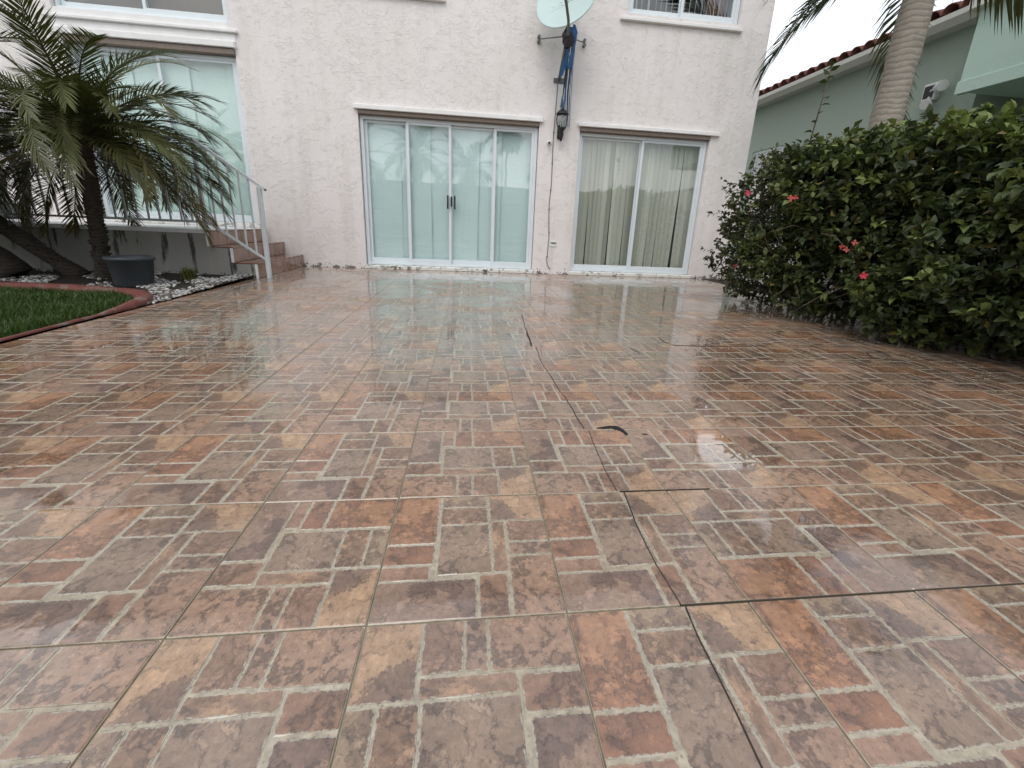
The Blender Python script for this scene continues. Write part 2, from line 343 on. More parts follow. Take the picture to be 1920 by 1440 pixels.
def mortar_mat(name, col):
    t = NT(name); p = t.obj(); n = t.noise(p, 42.0, 5, 0.65); v = t.n('TexVoronoi', {'Vector': p, 'Scale': 85.0}).outputs['Distance']
    c = t.mix(t.ramp(n, .3, .7), tuple(x * 0.62 for x in col), tuple(x * 1.22 for x in col)); c = t.mix(t.math('MULTIPLY', t.ramp(v, 0.14, 0.26, (1, 1, 1), (0, 0, 0)), 0.45), c, (0.11, 0.09, 0.07))
    big = t.noise(t.pos(), 1.4, 3); c = t.mix(t.ramp(big, 0.35, 0.7), c, t.mix(1.0, c, (0.78, 0.70, 0.58), 'MULTIPLY'))
    t.bsdf(**wet_inputs(t, c, relief=n)); return t.m
M['stone'] = stone_mat(); M['mortar'] = mortar_mat('printed_mortar', (0.46, 0.41, 0.325)); M['grout'] = mortar_mat('tile_grout', (0.27, 0.235, 0.165))
M['steptile'] = None

# ------------------------------------------------------------------ ground
D = 6.6505; T = 0.38
def ground_mat():
    t = NT('ground_soil_grass'); p = t.pos(); n = t.noise(p, 0.9, 6, 0.6); c = t.mix(t.ramp(n, 0.4, 0.6), (0.055, 0.075, 0.025), (0.09, 0.072, 0.05))
    t.bsdf(Base_Color=c, Roughness=0.95, Normal=t.bump(t.noise(p, 30, 4), 0.6, 0.03)); return t.m
M['ground'] = ground_mat()
g = MB(); g.add([(-250, -250, -0.05), (250, -250, -0.05), (250, 250, -0.05), (-250, 250, -0.05)], [(0, 1, 2, 3)]); g.build('ground', M['ground'], kind='structure')

# ------------------------------------------------------------------ patio of printed tiles
def lin(c): return tuple((x / 255 / 12.92 if x / 255 <= 0.04045 else ((x / 255 + 0.055) / 1.055) ** 2.4) for x in c)
KS = 1.14
STONES = [  # u0,u1,v0,v1, colour, second colour, diagonal
    (0.00, .294, .536, 1.00, (155, 118, 93), (143, 107, 86), 0), (0.00, .290, .368, .526, (137, 102, 83), (126, 96, 80), 0),
    (0.00, .276, .256, .358, (143, 115, 98), (133, 106, 92), 0), (.308, .627, .880, 1.00, (149, 128, 108), (131, 111, 96), 0),
    (.308, .627, .702, .874, (160, 130, 107), (126, 102, 86), 0), (.638, 1.00, .730, 1.00, (161, 132, 107), (121, 99, 86), 1),
    (.312, .630, .284, .696, (145, 124, 108), (129, 110, 96), 0), (.638, .730, .284, .722, (158, 128, 105), (129, 105, 89), 0),
    (.740, 1.00, .526, .722, (131, 105, 89), (142, 114, 97), 0), (.740, 1.00, .412, .520, (129, 106, 92), (139, 114, 98), 0),
    (.730, 1.00, .000, .406, (157, 127, 106), (145, 118, 100), 0), (0.00, .538, .000, .250, (143, 119, 104), (114, 95, 86), 2), (.552, .714, .000, .274, (121, 95, 81), (133, 105, 88), 0)]
HW = 0.1885
def stone_geo(k):
    u0, u1, v0, v1, ca, cb, dg = STONES[k]; r_ = random.Random(31 * k + 5)
    x0, x1, y0, y1 = [(a - 0.5) * 2 * (HW - 0.001) for a in (u0, u1, v0, v1)]
    e = -0.0007
    x0 += e; x1 -= e; y0 += e; y1 -= e
    w, h = x1 - x0, y1 - y0; nx = max(2, min(4, round(12 * w / (w + h) / 2))); ny = max(2, 6 - nx)
    P = []; ch = min(0.0045, w * 0.14, h * 0.14)
    def jit(): return r_.uniform(-0.0030, 0.0012)
    for i in range(nx): f = i / (nx - 1); P.append((x0 + ch + f * (w - 2 * ch), y0 - jit() * (v0 > 0.01)))
    for i in range(ny): f = i / (ny - 1); P.append((x1 + jit() * (u1 < 0.99), y0 + ch + f * (h - 2 * ch)))
    for i in range(nx): f = i / (nx - 1); P.append((x1 - ch - f * (w - 2 * ch), y1 + jit() * (v1 < 0.99)))
    for i in range(ny): f = i / (ny - 1); P.append((x0 - jit() * (u0 > 0.01), y1 - ch - f * (h - 2 * ch)))
    n = len(P); cx, cy = (x0 + x1) / 2, (y0 + y1) / 2; b = 0.0022; b2 = min(0.010, w * .3, h * .3)
    def ins(q, z): return [(min(max(x, x0 + q), x1 - q), min(max(y, y0 + q), y1 - q), z) for x, y in P]
    V = [(x, y, -0.0019) for x, y in P] + ins(b, 0.0) + ins(b2, 0.0001)
    F = [tuple(range(2 * n, 3 * n))] + [(i + q, (i + 1) % n + q, n + (i + 1) % n + q, n + i + q) for q in (0, n) for i in range(n)]
    a = []
    for (x, y, z) in V:
        fu, fv = (x - x0) / w, (y - y0) / h
        a.append(0.5 if not dg else (min(1, max(0, 0.5 + 0.8 * (0.62 * (1 - fu) + 0.55 * (1 - fv) - 0.62) * (1 if dg == 1 else -1)))))
    ca, cb = [tuple(KS * q * k_ for q, k_ in zip(lin(c), (.97, .985, .985))) for c in (ca, cb)]
    def edge(i):
        x, y = P[i % n]; onrim = (u0 < .01 and x < x0 + .004) or (u1 > .99 and x > x1 - .004) or (v0 < .01 and y < y0 + .004) or (v1 > .99 and y > y1 - .004)
        return 0.0 if i >= 2 * n else (0.35 if onrim else (0.78 if i >= n else 1.0))
    return V, F, [(a[i], edge(i)) for i in range(len(V))], ca, cb
def tile_attr(me, rows):
    a1 = me.color_attributes.new('tint', 'FLOAT_COLOR', 'POINT'); a2 = me.color_attributes.new('tint2', 'FLOAT_COLOR', 'POINT')
    a1.data.foreach_set('color', [q for r in rows for q in (*r[0], r[2][0])]); a2.data.foreach_set('color', [q for r in rows for q in (*r[1], r[2][1])])
sm = []
for k in range(len(STONES)):
    V, F, a, ca, cb = stone_geo(k); me = bpy.data.meshes.new('stone'); me.from_pydata(V, [], F); me.materials.append(M['stone'])
    tile_attr(me, [(ca, cb, q) for q in a]); sm.append(me)
def slab(mb): mb.box(-HW, HW, -HW, HW, -0.012, -0.0011, 0.0010); return mb
slab_me = slab(MB()).mesh('tile', [M['mortar'], M['stone']])
fm = slab(MB()); rows = [((.4, .4, .4), (.4, .4, .4), (0.5, 0.0))] * len(fm.v); fm.cur = 1
for k in range(len(STONES)):
    V, F, a, ca, cb = stone_geo(k); fm.add(V, F); rows += [(ca, cb, q) for q in a]
full_me = fm.mesh('tile', [M['mortar'], M['stone']]); tile_attr(full_me, rows)
patio = MB().box(-2.425, 3.75, -3.3, 6.648, -0.045, -0.0045).build('patio', M['grout'], kind='structure')
cols = [-1.26506, -0.89334, -0.51705, -0.17965, 0.19362, 0.56801, 0.94781, 1.34569]; CI0 = -4
lines = {CI0 + i: x for i, x in enumerate(cols)}
for i in range(1, 4): lines[CI0 - i] = cols[0] - 0.377 * i
for i in range(1, 7): lines[3 + i] = cols[-1] + 0.380 * i
lines[-7] = -2.418
GY = 0.63274
spec = {(-1, 0): 0, (0, 0): 0, (1, 0): 1, (2, 0): 0, (3, 0): 0, (-2, 0): 3, (-3, 0): 0, (-4, 0): 0,       # quarter turns ccw
        (-1, -1): 1, (-2, -1): 1, (0, -1): 0, (1, -1): 0, (2, -1): 0, (-3, -1): 1, (-2, 3): 1, (-2, 4): 3, (-2, 5): 3}
near = set()
def orient(i, j):
    if (i, j) in spec: return spec[(i, j)]
    if i <= -2: return 0 if not (i == -2 and j > 5) else 3
    if i <= 5: return 3
    return random.choice((0, 1, 2, 2))
def fov(i, j):
    return j <= 1 and ((j == -1 and -3 <= i <= 1) or (j == 0 and -4 <= i <= 3) or (j == 1 and -5 <= i <= 4))
nst = 0
for j in range(-1, 16):
    for i in range(-7, 9):
        x0, x1 = lines[i], lines[i + 1]; y0, y1 = GY + j * T, GY + (j + 1) * T
        if j == 15: y1 = 6.644
        o = link('tile', slab_me if fov(i, j) else full_me, patio, loc=((x0 + x1) / 2, (y0 + y1) / 2, random.uniform(-0.0006, 0.0006)))
        k = orient(i, j); sx, sy = (x1 - x0) / T, (y1 - y0) / T
        o.scale = (sx, sy, 1) if k % 2 == 0 else (sy, sx, 1)
        o.rotation_euler = (random.gauss(0, 0.0016), random.gauss(0, 0.0016), k * PI / 2)
        if fov(i, j) and nst + 13 <= 300:
            for me in sm: link('stone', me, o, loc=(0, 0, 0)); nst += 1
        elif fov(i, j): o.data = full_me
bm_v = np.array([v.co[:] for v in full_me.vertices]); 
bk = MB()                                                           # the same paving going on behind the camera
for j in range(-9, -1):
    for i in range(-7, 9):
        x0, x1 = lines[i], lines[i + 1]; bk.box(x0 + .003, x1 - .003, GY + j * T + .003, GY + (j + 1) * T - .003, -0.012, -0.0008, 0.001)
rear = bk.mesh('tile_field', [M['mortar']]); link('tile_field', rear, patio, loc=(0, 0, 0), kind='stuff')
# cracks: dark open joints in the tile field
def ribbon(name, pts, w, parent, z=0.0013, mat='dirt'):
    v = []; f = []
    for i, (x, y) in enumerate(pts):
        a = pts[max(0, i - 1)]; b = pts[min(len(pts) - 1, i + 1)]; t = Vector((b[0] - a[0], b[1] - a[1], 0)).normalized(); nrm = Vector((-t.y, t.x, 0))
        ww = w[i] if isinstance(w, list) else w
        v += [Vector((x, y, z)) + nrm * ww / 2, Vector((x, y, z)) - nrm * ww / 2]
    n = len(v)
    v = v + [p - Vector((0, 0, 0.0045)) for p in v]
    for i in range(len(pts) - 1):
        a = 2 * i; f += [(a + 1, a + 3, a + 2, a), (a, a + 2, a + 2 + n, a + n), (a + 1, a + 1 + n, a + 3 + n, a + 3)]
    return MB().add(v, f).build(name, M[mat], parent, loc=(0, 0, 0))
def subdiv(pts, step=0.06, amp=0.0025):
    o = []
    for (a, b) in zip(pts[:-1], pts[1:]):
        n = max(1, int(math.dist(a, b) / step))
        for i in range(n): f = i / n; o.append((a[0] + (b[0] - a[0]) * f + random.uniform(-amp, amp), a[1] + (b[1] - a[1]) * f))
    o.append(pts[-1]); return o
cp = subdiv([(.418, .22), (.413, .365), (.419, .50), (.432, .628)]); ribbon('crack', cp, [random.uniform(.0020, .0030) for _ in cp], patio)
cp = subdiv([(.424, .634), (.418, .738), (.426, .87), (.441, 1.012)]); ribbon('crack', cp, [random.uniform(.0022, .0034) for _ in cp], patio)
cp = subdiv([(.424, 1.016), (.423, 1.128), (.431, 1.296), (.441, 1.385)]); ribbon('crack', cp, [random.uniform(.0014, .0026) for _ in cp], patio)
cp = subdiv([(.428, 1.40), (.423, 1.512), (.421, 1.702), (.412, 1.77), (.394, 2.188), (.411, 2.50)]); ribbon('crack', cp, [random.uniform(.0030, .0048) for _ in cp], patio)
cp = subdiv([(.387, 2.515), (.407, 2.995), (.435, 3.47)]); ribbon('crack', cp, [random.uniform(.008, .014) if p[1] < 2.9 else .005 for p in cp], patio)
ribbon('crack', subdiv([(.424, .6335), (.95, .6328), (1.35, .6330)], .1, .0005), .0012, patio, mat='joint'); ribbon('crack', subdiv([(.43, 1.0135), (.56, 1.0128), (.70, 1.0125)], .1, .0004), .0018, patio, mat='dirt')
ribbon('chip', [(.475, 1.404), (.500, 1.405), (.528, 1.411), (.548, 1.407), (.563, 1.388), (.575, 1.350)], [.006, .017, .022, .030, .022, .006], patio, z=.0016, mat='rubber')
ribbon('chip', [(.630, 1.352), (.642, 1.353), (.652, 1.351)], [.003, .008, .002], patio)
ribbon('crack', [(2.35, 2.455), (2.55, 2.462), (2.74, 2.468)], [.006, .012, .016], patio); ribbon('crack', [(2.74, 2.60), (2.735, 2.48), (2.71, 2.37)], [.006, .020, .012], patio)
ribbon('crack', [(2.617, 2.451), (2.56, 2.37), (2.545, 2.32), (2.62, 2.29), (2.706, 2.269)], [.010, .014, .018, .022, .016], patio); ribbon('crack', [(2.706, 2.269), (2.712, 2.20), (2.72, 2.08)], [.010, .008, .004], patio)
ribbon('crack', [(1.322, 2.786), (1.303, 2.66), (1.33, 2.575), (1.58, 2.552), (2.014, 2.595)], [.003, .008, .010, .007, .003], patio); ribbon('crack', [(1.005, 2.50), (1.025, 2.38)], .007, patio)

# ------------------------------------------------------------------ our house
house = empty('house', (0, D, 0), 'two storey house in pinkish white rough stucco with sliding glass doors', 'house')
X0H, X1H, ZT = -10.0, 4.165, 5.9
OP = [(-1.50, 0.965, 0.0, 2.09), (1.552, 3.525, 0.0, 2.06), (-4.90, -2.95, 0.50, 2.66), (-4.95, -2.99, 2.95, 4.25), (2.09, 3.70, 3.50, 4.75), (-2.15, -0.42, 3.50, 4.75)]
def wall_with_openings(mb, x0, x1, z0, z1, ops, y0, y1):
    xs = sorted({x0, x1, *[o[0] for o in ops], *[o[1] for o in ops]}); zs = sorted({z0, z1, *[o[2] for o in ops], *[o[3] for o in ops]})
    def hole(i, k):
        cx, cz = (xs[i] + xs[i + 1]) / 2, (zs[k] + zs[k + 1]) / 2
        return any(o[0] < cx < o[1] and o[2] < cz < o[3] for o in ops)
    for i in range(len(xs) - 1):
        for k in range(len(zs) - 1):
            if hole(i, k): continue
            a, b, c, d = xs[i], xs[i + 1], zs[k], zs[k + 1]
            mb.add([(a, y0, c), (b, y0, c), (b, y0, d), (a, y0, d)], [(0, 1, 2, 3)]); mb.add([(a, y1, c), (b, y1, c), (b, y1, d), (a, y1, d)], [(3, 2, 1, 0)])
    for (a, b, c, d) in ops:
        mb.add([(a, y0, c), (a, y1, c), (a, y1, d), (a, y0, d)], [(0, 3, 2, 1)]); mb.add([(b, y0, c), (b, y1, c), (b, y1, d), (b, y0, d)], [(0, 1, 2, 3)])
        mb.add([(a, y0, d), (b, y0, d), (b, y1, d), (a, y1, d)], [(0, 1, 2, 3)])
        if c > 0.01: mb.add([(a, y0, c), (b, y0, c), (b, y1, c), (a, y1, c)], [(3, 2, 1, 0)])
    mb.add([(x1, y0, z0), (x1, y1, z0), (x1, y1, z1), (x1, y0, z1)], [(0, 1, 2, 3)]); mb.add([(x0, y0, z0), (x0, y1, z0), (x0, y1, z1), (x0, y0, z1)], [(3, 2, 1, 0)])
    mb.add([(x0, y0, z1), (x1, y0, z1), (x1, y1, z1), (x0, y1, z1)], [(0, 1, 2, 3)])
w = MB(); wall_with_openings(w, X0H, X1H, -0.04, ZT, OP, D, D + 0.22); w.build('wall', M['stucco'], house)
sh = MB(); y1 = D + 7.0
sh.box(X1H - 0.22, X1H - 0.002, D + 0.22, y1, 0, ZT); sh.box(X0H + 0.002, X0H + 0.2, D + 0.22, y1, 0, ZT); sh.box(X0H + .2, X1H - .22, y1 - 0.2, y1, 0, ZT); sh.build('side_wall', M['stucco'], house)
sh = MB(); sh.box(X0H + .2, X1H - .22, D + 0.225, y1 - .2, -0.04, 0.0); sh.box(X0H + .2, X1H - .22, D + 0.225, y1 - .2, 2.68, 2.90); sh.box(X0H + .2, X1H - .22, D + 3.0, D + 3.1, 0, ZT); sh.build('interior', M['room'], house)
rf = MB(); rf.add([(X0H - .3, D - .35, ZT), (X1H + .3, D - .35, ZT), (X1H + .3, y1 + .3, ZT), (X0H - .3, y1 + .3, ZT), (X0H + 3, D + 3.5, ZT + 1.5), (X1H - 3, D + 3.5, ZT + 1.5)], [(0, 1, 5, 4), (1, 2, 5), (2, 3, 4, 5), (3, 0, 4), (3, 2, 1, 0)]); rf.build('roof', M['rooftile'], house)

def glazed(name, x0, x1, z0, z1, divs, y=D + 0.06, fw=0.045, handles=(), wide=None, label=None):
    """outer frame + one sash per bay, each with its own stiles and pane"""
    f = MB(); d = 0.10
    f.box(x0, x0 + fw, y, y + d, z0, z1, .004); f.box(x1 - fw, x1, y, y + d, z0, z1, .004)
    f.box(x0 + fw, x1 - fw, y, y + d, z1 - fw, z1, .004); f.box(x0 + fw, x1 - fw, y, y + d, z0, z0 + 0.035, .004)
    fr = f.build(name, M['frame'], house)
    if label: fr['label'] = label
    bx = [x0 + fw] + list(divs) + [x1 - fw]
    for i in range(len(bx) - 1):
        a, b = bx[i], bx[i + 1]; s_ = 0.032; yy = y + (0.012 if i % 2 else 0.052); st = MB()
        a2, b2 = a - (0.012 if i else 0), b + (0.012 if i < len(bx) - 2 else 0)
        zt, zb = z1 - fw - .001, z0 + 0.036
        st.box(a2, a2 + s_ + .006, yy, yy + .034, zb, zt, .003); st.box(b2 - s_ - .006, b2, yy, yy + .034, zb, zt, .003)
        st.box(a2 + s_ + .006, b2 - s_ - .006, yy + .001, yy + .033, zt - .03, zt, .002); st.box(a2 + s_ + .006, b2 - s_ - .006, yy + .001, yy + .033, zb, zb + .062, .002)
        so = link('sash', st.mesh('sash', M['frame']), fr, loc=(0, 0, 0))
        gp = MB(); gp.box(a2 + s_, b2 - s_, yy + .015, yy + .019, zb + .05, zt - .02)
        go = link('pane', gp.mesh('pane', M['glass']), fr, loc=(0, 0, 0))
    for hx, hz, hl in handles:
        hb = MB(); hb.box(hx - .011, hx + .011, y - .035, y + .010, hz - hl / 2, hz + hl / 2, .006); link('handle', hb.mesh('handle', M['black']), fr, loc=(0, 0, 0))
    return fr
glazed('sliding_door', -1.493, 0.958, 0.055, 2.045, (-0.872, -0.275, 0.347), handles=((-0.315, 0.98, .19), (-0.262, 0.99, .14), (-0.215, 0.98, .19)), label='four panel white sliding door with pale teal sheets behind the glass')
glazed('sliding_door', 1.559, 3.518, 0.055, 2.025, (2.530,), label='two panel white sliding door with beige vertical blinds behind the glass')
glazed('sliding_door', -4.893, -2.957, 0.575, 2.60, (-3.925,), label='raised white sliding door behind the railing')
glazed('window', -4.943, -2.997, 2.955, 4.24, (-3.97,), fw=0.03)
glazed('window', 2.097, 3.693, 3.505, 4.74, (2.865,), fw=0.055)
glazed('window', -2.143, -0.427, 3.505, 4.74, (-1.285,), fw=0.05)
def trim(name, mat, *b, bev=0.006): return MB().box(*b, bev).build(name, M[mat], house)
trim('lintel_hood', 'trim', -1.545, 1.012, D - .055, D + .03, 2.098, 2.155); trim('shutter_track', 'track', -1.497, .962, D - .02, D + .155, 2.046, 2.096)
trim('lintel_hood', 'trim', 1.515, 3.645, D - .055, D + .03, 2.082, 2.132); trim('shutter_track', 'track', 1.555, 3.522, D - .02, D + .155, 2.026, 2.080)
trim('lintel_hood', 'trim', -5.00, -2.93, D - .06, D + .03, 2.672, 2.742); trim('lintel_band', 'trim', -4.98, -2.925, D - .012, D + .03, 2.743, 2.838, bev=.003); trim('window_ledge', 'trim', -5.05, -2.885, D - .05, D + .03, 2.839, 2.874); trim('shutter_track', 'track', -4.897, -2.953, D - .03, D + .155, 2.602, 2.668)
trim('window_ledge', 'trim', 1.985, 3.735, D - .05, D + .03, 3.404, 3.446); trim('window_ledge', 'trim', -2.26, -0.325, D - .05, D + .03, 3.394, 3.436)
trim('window_sill', 'trim', -4.945, -2.995, D - .008, D + .20, 2.876, 2.953, bev=.003)
trim('threshold', 'sill', -1.52, .985, D - .035, D + .20, -0.003, .052, bev=.008); trim('threshold', 'sill', 1.535, 3.56, D - .03, D + .20, -0.003, .052, bev=.008); trim('threshold', 'sill', -4.95, -2.90, D - .045, D + .20, .512, .572, bev=.008)

# sheets hung behind the four panel door and the raised door, one by one
def sheets(name, label, spans, z0, z1, y, mat, cat='blind'):
    r = empty(name, ((spans[0][0] + spans[-1][1]) / 2, y, z1), label, cat)
    for k, (a, b) in enumerate(spans):
        n, m = 5, 14; V = []; F = []; yy = y + (0.022 if k % 2 else 0.0); ph = random.uniform(0, 6)
        for q in range(m + 1):
            for i in range(n + 1):
                u, v = i / n, q / m
                V.append((a + (b - a) * u + .006 * math.sin(3 * v + ph), yy + .006 * math.sin(2.2 * u * PI + ph) + .004 * math.sin(9 * v + ph) + random.gauss(0, .0015), z0 + (z1 - z0) * v))
        for q in range(m):
            for i in range(n): p = q * (n + 1) + i; F.append((p, p + 1, p + n + 2, p + n + 1))
        me = npmesh('panel', V, F, M[mat], smooth=True); link('panel', me, r, kind=None)
    return r
sheets('panel_blind', 'pale teal paper sheets hanging behind the four panel sliding door', [(-1.46, -0.985), (-1.02, -0.84), (-0.86, -0.555), (-0.60, -0.27), (-0.265, 0.13), (0.08, 0.345), (0.34, 0.455), (0.42, 0.94)], 0.10, 2.03, D + 0.165, 'paper')
sheets('panel_blind', 'pale green sheets hanging behind the raised sliding door', [(-4.86, -4.30), (-4.34, -3.90), (-3.93, -3.62), (-3.66, -3.13), (-3.16, -2.97)], 0.60, 2.58, D + 0.165, 'paper2')
sheets('window_shade', 'brown shade behind the upper window over the raised door', [(-4.92, -4.0), (-3.97, -3.0)], 2.96, 4.24, D + 0.165, 'brownpaper', 'shade')
def blinds(name, label, x0, x1, n, z0, z1, y, mat, wd, ang, mess=0.25, cat='blinds'):
    r = empty(name, ((x0 + x1) / 2, y, z1), label, cat)
    hb = MB(); hb.box(x0, x1, y - .02, y + .03, z1 - .03, z1 + .01); hb.build('head_rail', M['frame'], r)
    for k in range(n):
        x = x0 + (k + .5) * (x1 - x0) / n + random.uniform(-.008, .008); a = ang + random.gauss(0, mess); tw = random.gauss(0, .10); lean = random.gauss(0, .010); V = []; F = []; m = 6
        for q in range(m + 1):
            v = q / m; aa = a + tw * (1 - v); ux, uy = math.cos(aa), math.sin(aa); xo = x + lean * (1 - v)
            for s_, cz in ((-1, 0), (0, .008), (1, 0)): V.append((xo + s_ * ux * wd / 2 - uy * cz, y + .045 + s_ * uy * wd / 2 + ux * cz, z0 + (z1 - .03 - z0) * v))
        for q in range(m):
            for i in range(2): p = q * 3 + i; F.append((p, p + 1, p + 4, p + 3))
        link('slat', npmesh('slat', V, F, M[mat], smooth=True), r)
    return r
blinds('vertical_blinds', 'beige vertical blinds behind the two panel sliding door', 1.60, 3.48, 26, 0.10, 2.01, D + 0.165, 'slat', .089, .22, .16)
blinds('vertical_blinds', 'white vertical blinds half open in the upper right window', 2.15, 3.64, 17, 3.56, 4.70, D + 0.22, 'slat2', .089, 1.12, .12)
cu_ = MB(); v = []; f = []
for i in range(25):
    x = 3.36 + i * .012; yy = D + .40 + .02 * math.sin(i * 1.3); v += [(x, yy, 3.52), (x, yy, 4.70)]
for i in range(24): f.append((2 * i, 2 * i + 2, 2 * i + 3, 2 * i + 1))
co = cu_.add(v, f, True).build('curtain', M['wood']); tag(co, 'brown curtain at the right edge of the upper right window', 'curtain')

# ------------------------------------------------------------------ raised landing, steps, railing
def steptile_mat():
    t = NT('brown_step_tile'); p = t.pos(); n = t.noise(t.scaled(p, (1, 1, .35)), 26.0, 5, .65); b = t.noise(p, 7.0, 3)
    c = t.mix(n, (0.16, 0.070, 0.040), (0.40, 0.200, 0.125)); c = t.mix(t.ramp(b, .35, .65), c, t.mix(1.0, c, (.72, .66, .62), 'MULTIPLY')); t.bsdf(**wet_inputs(t, c, relief=n)); return t.m
M['steptile'] = steptile_mat()
YN = 5.22
steps = empty('tiled_steps', (-2.6, 5.9, 0), 'three brown tiled steps rising to the raised grey landing', 'steps')
RX = [-2.372, -2.612, -2.840]; RZ = [0, .167, .336, .505]
core = MB()
for k in range(3):
    core.box(RX[k + 1] - .012 if k < 2 else -2.856, RX[k] - .012, YN + .014, D - .004, -0.04, RZ[k + 1] - .014)
core.build('side_wall', M['planter'], steps)
ys = [YN + .012, YN + .372, YN + .732, YN + 1.092, D - .006]
for k in range(3):
    for q in range(4):
        MB().box(RX[k] - .012, RX[k], ys[q] + .003, ys[q + 1] - .003, RZ[k] + .002, RZ[k + 1] - .013, .002).build('riser_tile', M['steptile'], steps)
        if k < 2: MB().box(RX[k + 1] + .001, RX[k] + .004, ys[q] + .003, ys[q + 1] - .003, RZ[k + 1] - .012, RZ[k + 1], .002).build('tread_tile', M['steptile'], steps)
        else: MB().box(-2.855, RX[k] + .004, ys[q] + .003, ys[q + 1] - .003, RZ[3] - .012, RZ[3], .002).build('tread_tile', M['steptile'], steps)
for k in range(3):
    MB().box(RX[k] - .02, RX[k] + .004, YN - .002, YN + .011, RZ[k], RZ[k + 1] - .012).build('edge_trim', M['trim'], steps)
sw = MB()
for k in range(3): sw.box(RX[k + 1] - .0205 if k < 2 else -2.856, RX[k] - .0205, YN + .0005, YN + .0135, -.04, RZ[k + 1] - .014)
sw.build('side_plaster', M['planter'], steps)
landing = empty('landing', (-5.0, 5.9, 0), 'raised landing with a grey stained stucco wall and white edge band', 'landing')
MB().box(-9.5, -2.857, YN, D - .004, -.04, .470).build('wall', M['planter'], landing); MB().box(-9.5, -2.857, YN - .010, D - .004, .471, .512, .004).build('edge_band', M['trim'], landing)
rail = empty('railing', (-2.27, YN, 0), 'white metal railing with thin balusters along the landing and steps', 'railing')
YR = YN + .03
PT = (-2.262, YR + .02); RT0 = Vector((-2.205, YR, .957)); RT1 = Vector((-2.86, YR, 1.415)); RB0 = Vector((-2.27, YR, .205)); RB1 = Vector((-2.83, YR, .592))
MB().box(PT[0] - .021, PT[0] + .021, PT[1] - .042, PT[1], -.002, .985, .003).build('post', M['railing'], rail); MB().box(-2.875, -2.84, YR - .018, YR + .018, .506, 1.40, .003).build('post', M['railing'], rail)
MB().bar(RT0, RT1, .034, .026).build('top_rail', M['railing'], rail); MB().bar(RT1 + Vector((.01, 0, 0)), (-9.3, YR, 1.415), .034, .026).build('top_rail', M['railing'], rail)
MB().bar(RB0, RB1, .020, .022).build('bottom_rail', M['railing'], rail); MB().bar(RB1, (-9.3, YR, .592), .020, .022).build('bottom_rail', M['railing'], rail)
MB().tube([RT0 + Vector((.0, 0, .0)), RT0 + Vector((.012, 0, -.008))], .013, 10).build('end_cap', M['track'], rail)
bal = MB(); bal.box(-.0075, .0075, -.0075, .0075, 0, 1); balm = bal.mesh('baluster', M['railing'])
def baluster(x, z0, z1):
    o = link('baluster', balm, rail, loc=Vector((x, YR, z0)) - rail.location); o.scale = (1, 1, z1 - z0)
for k in range(1, 6):
    f = k / 6; x = -2.27 - f * .575; baluster(x, .205 + (.592 - .205) * f + .008, .957 + (x + 2.205) / (-2.86 + 2.205) * (1.415 - .957) - .01)
x = -2.98
while x > -6.2: baluster(x, .60, 1.404); x -= .108
for x in (-4.55, -6.2): MB().box(x - .018, x + .018, YR - .017, YR + .017, .51, 1.40, .003).build('post', M['railing'], rail)
dk = MB(); dk.lathe([(0.0, 0), (.10, .0), (.15, .03), (.165, .10), (.13, .165), (0.0, .185)], (-5.62, 6.2, .513), 16); do = dk.build('pot_shape', M['pot']); tag(do, 'small dark rounded object on the landing behind the railing', 'pot')  # squat dark round form; what kind of object it is stays open

# ------------------------------------------------------------------ wall fittings
def facing(p): return (Vector((0, 0, CAMZ)) - Vector(p)).normalized()
dish = empty('satellite_dish', (1.205, D, 2.64), 'pale green satellite dish on a bent mast fixed to the house wall', 'satellite dish')
# reflector
dc = Vector((1.150, 6.16, 3.385)); vv = facing(dc); right = Vector((1, 0, 0)); upv = Vector((0, 0, 1)); upv = (upv - vv * upv.dot(vv)).normalized(); rgt = upv.cross(vv).normalized()
if rgt.x < 0: rgt = -rgt
th = math.radians(29); maj = (rgt * math.cos(th) + upv * math.sin(th)).normalized(); mnr = (-rgt * math.sin(th) + upv * math.cos(th)).normalized()
phi = math.radians(50); nrm = (vv * math.cos(phi) + mnr * math.sin(phi)).normalized(); e2 = nrm.cross(maj).normalized()
DS = .93; Md = Matrix((maj, e2, nrm)).transposed()
prof = [(0.0, -.055), (.12, -.049), (.24, -.030), (.34, -.008), (.405, .006), (.422, .012), (.428, .008), (.425, -.003), (.40, -.008), (.33, -.022), (.2, -.050), (0.0, -.068)]
MB().lathe([(a * DS, b) for a, b in prof], dc, 40, Md).build('reflector', M['dish'], dish)
tcv = bpy.data.curves.new('lettering', 'FONT'); tcv.body = 'DIRECTV'; tcv.size = .115; tcv.align_x = 'CENTER'; tcv.extrude = .0006
to = bpy.data.objects.new('t_', tcv); COL.objects.link(to); bpy.context.view_layer.update(); lm = bpy.data.meshes.new_from_object(to.evaluated_get(bpy.context.evaluated_depsgraph_get())); bpy.data.objects.remove(to)
lm.materials.clear(); lm.materials.append(M['letter'])
sgn = 1 if e2.dot(upv) > 0 else -1
for vtx in lm.vertices:
    x, y = vtx.co.x, vtx.co.y - .03; rr = math.hypot(x, y); zz = np.interp(rr, [0, .12, .24, .34, .405], [-.055, -.049, -.030, -.008, .006]) + .0045 + vtx.co.z
    vtx.co = dc + maj * x + e2 * sgn * y + nrm * float(zz)
link('lettering', lm, dish)
foot = Vector((1.205, D - .012, 2.64)); el = Vector((1.190, 6.20, 2.95)); top = Vector((1.19, 6.16, 3.08))
MB().tube([foot + Vector((0, -.01, .0)), foot.lerp(el, .5), el, top, dc + nrm * -.07], .022, 10).build('mast', M['galv'], dish)
MB().box(1.13, 1.275, D - .016, D - .001, 2.60, 2.66, .004).build('foot_plate', M['galv'], dish)
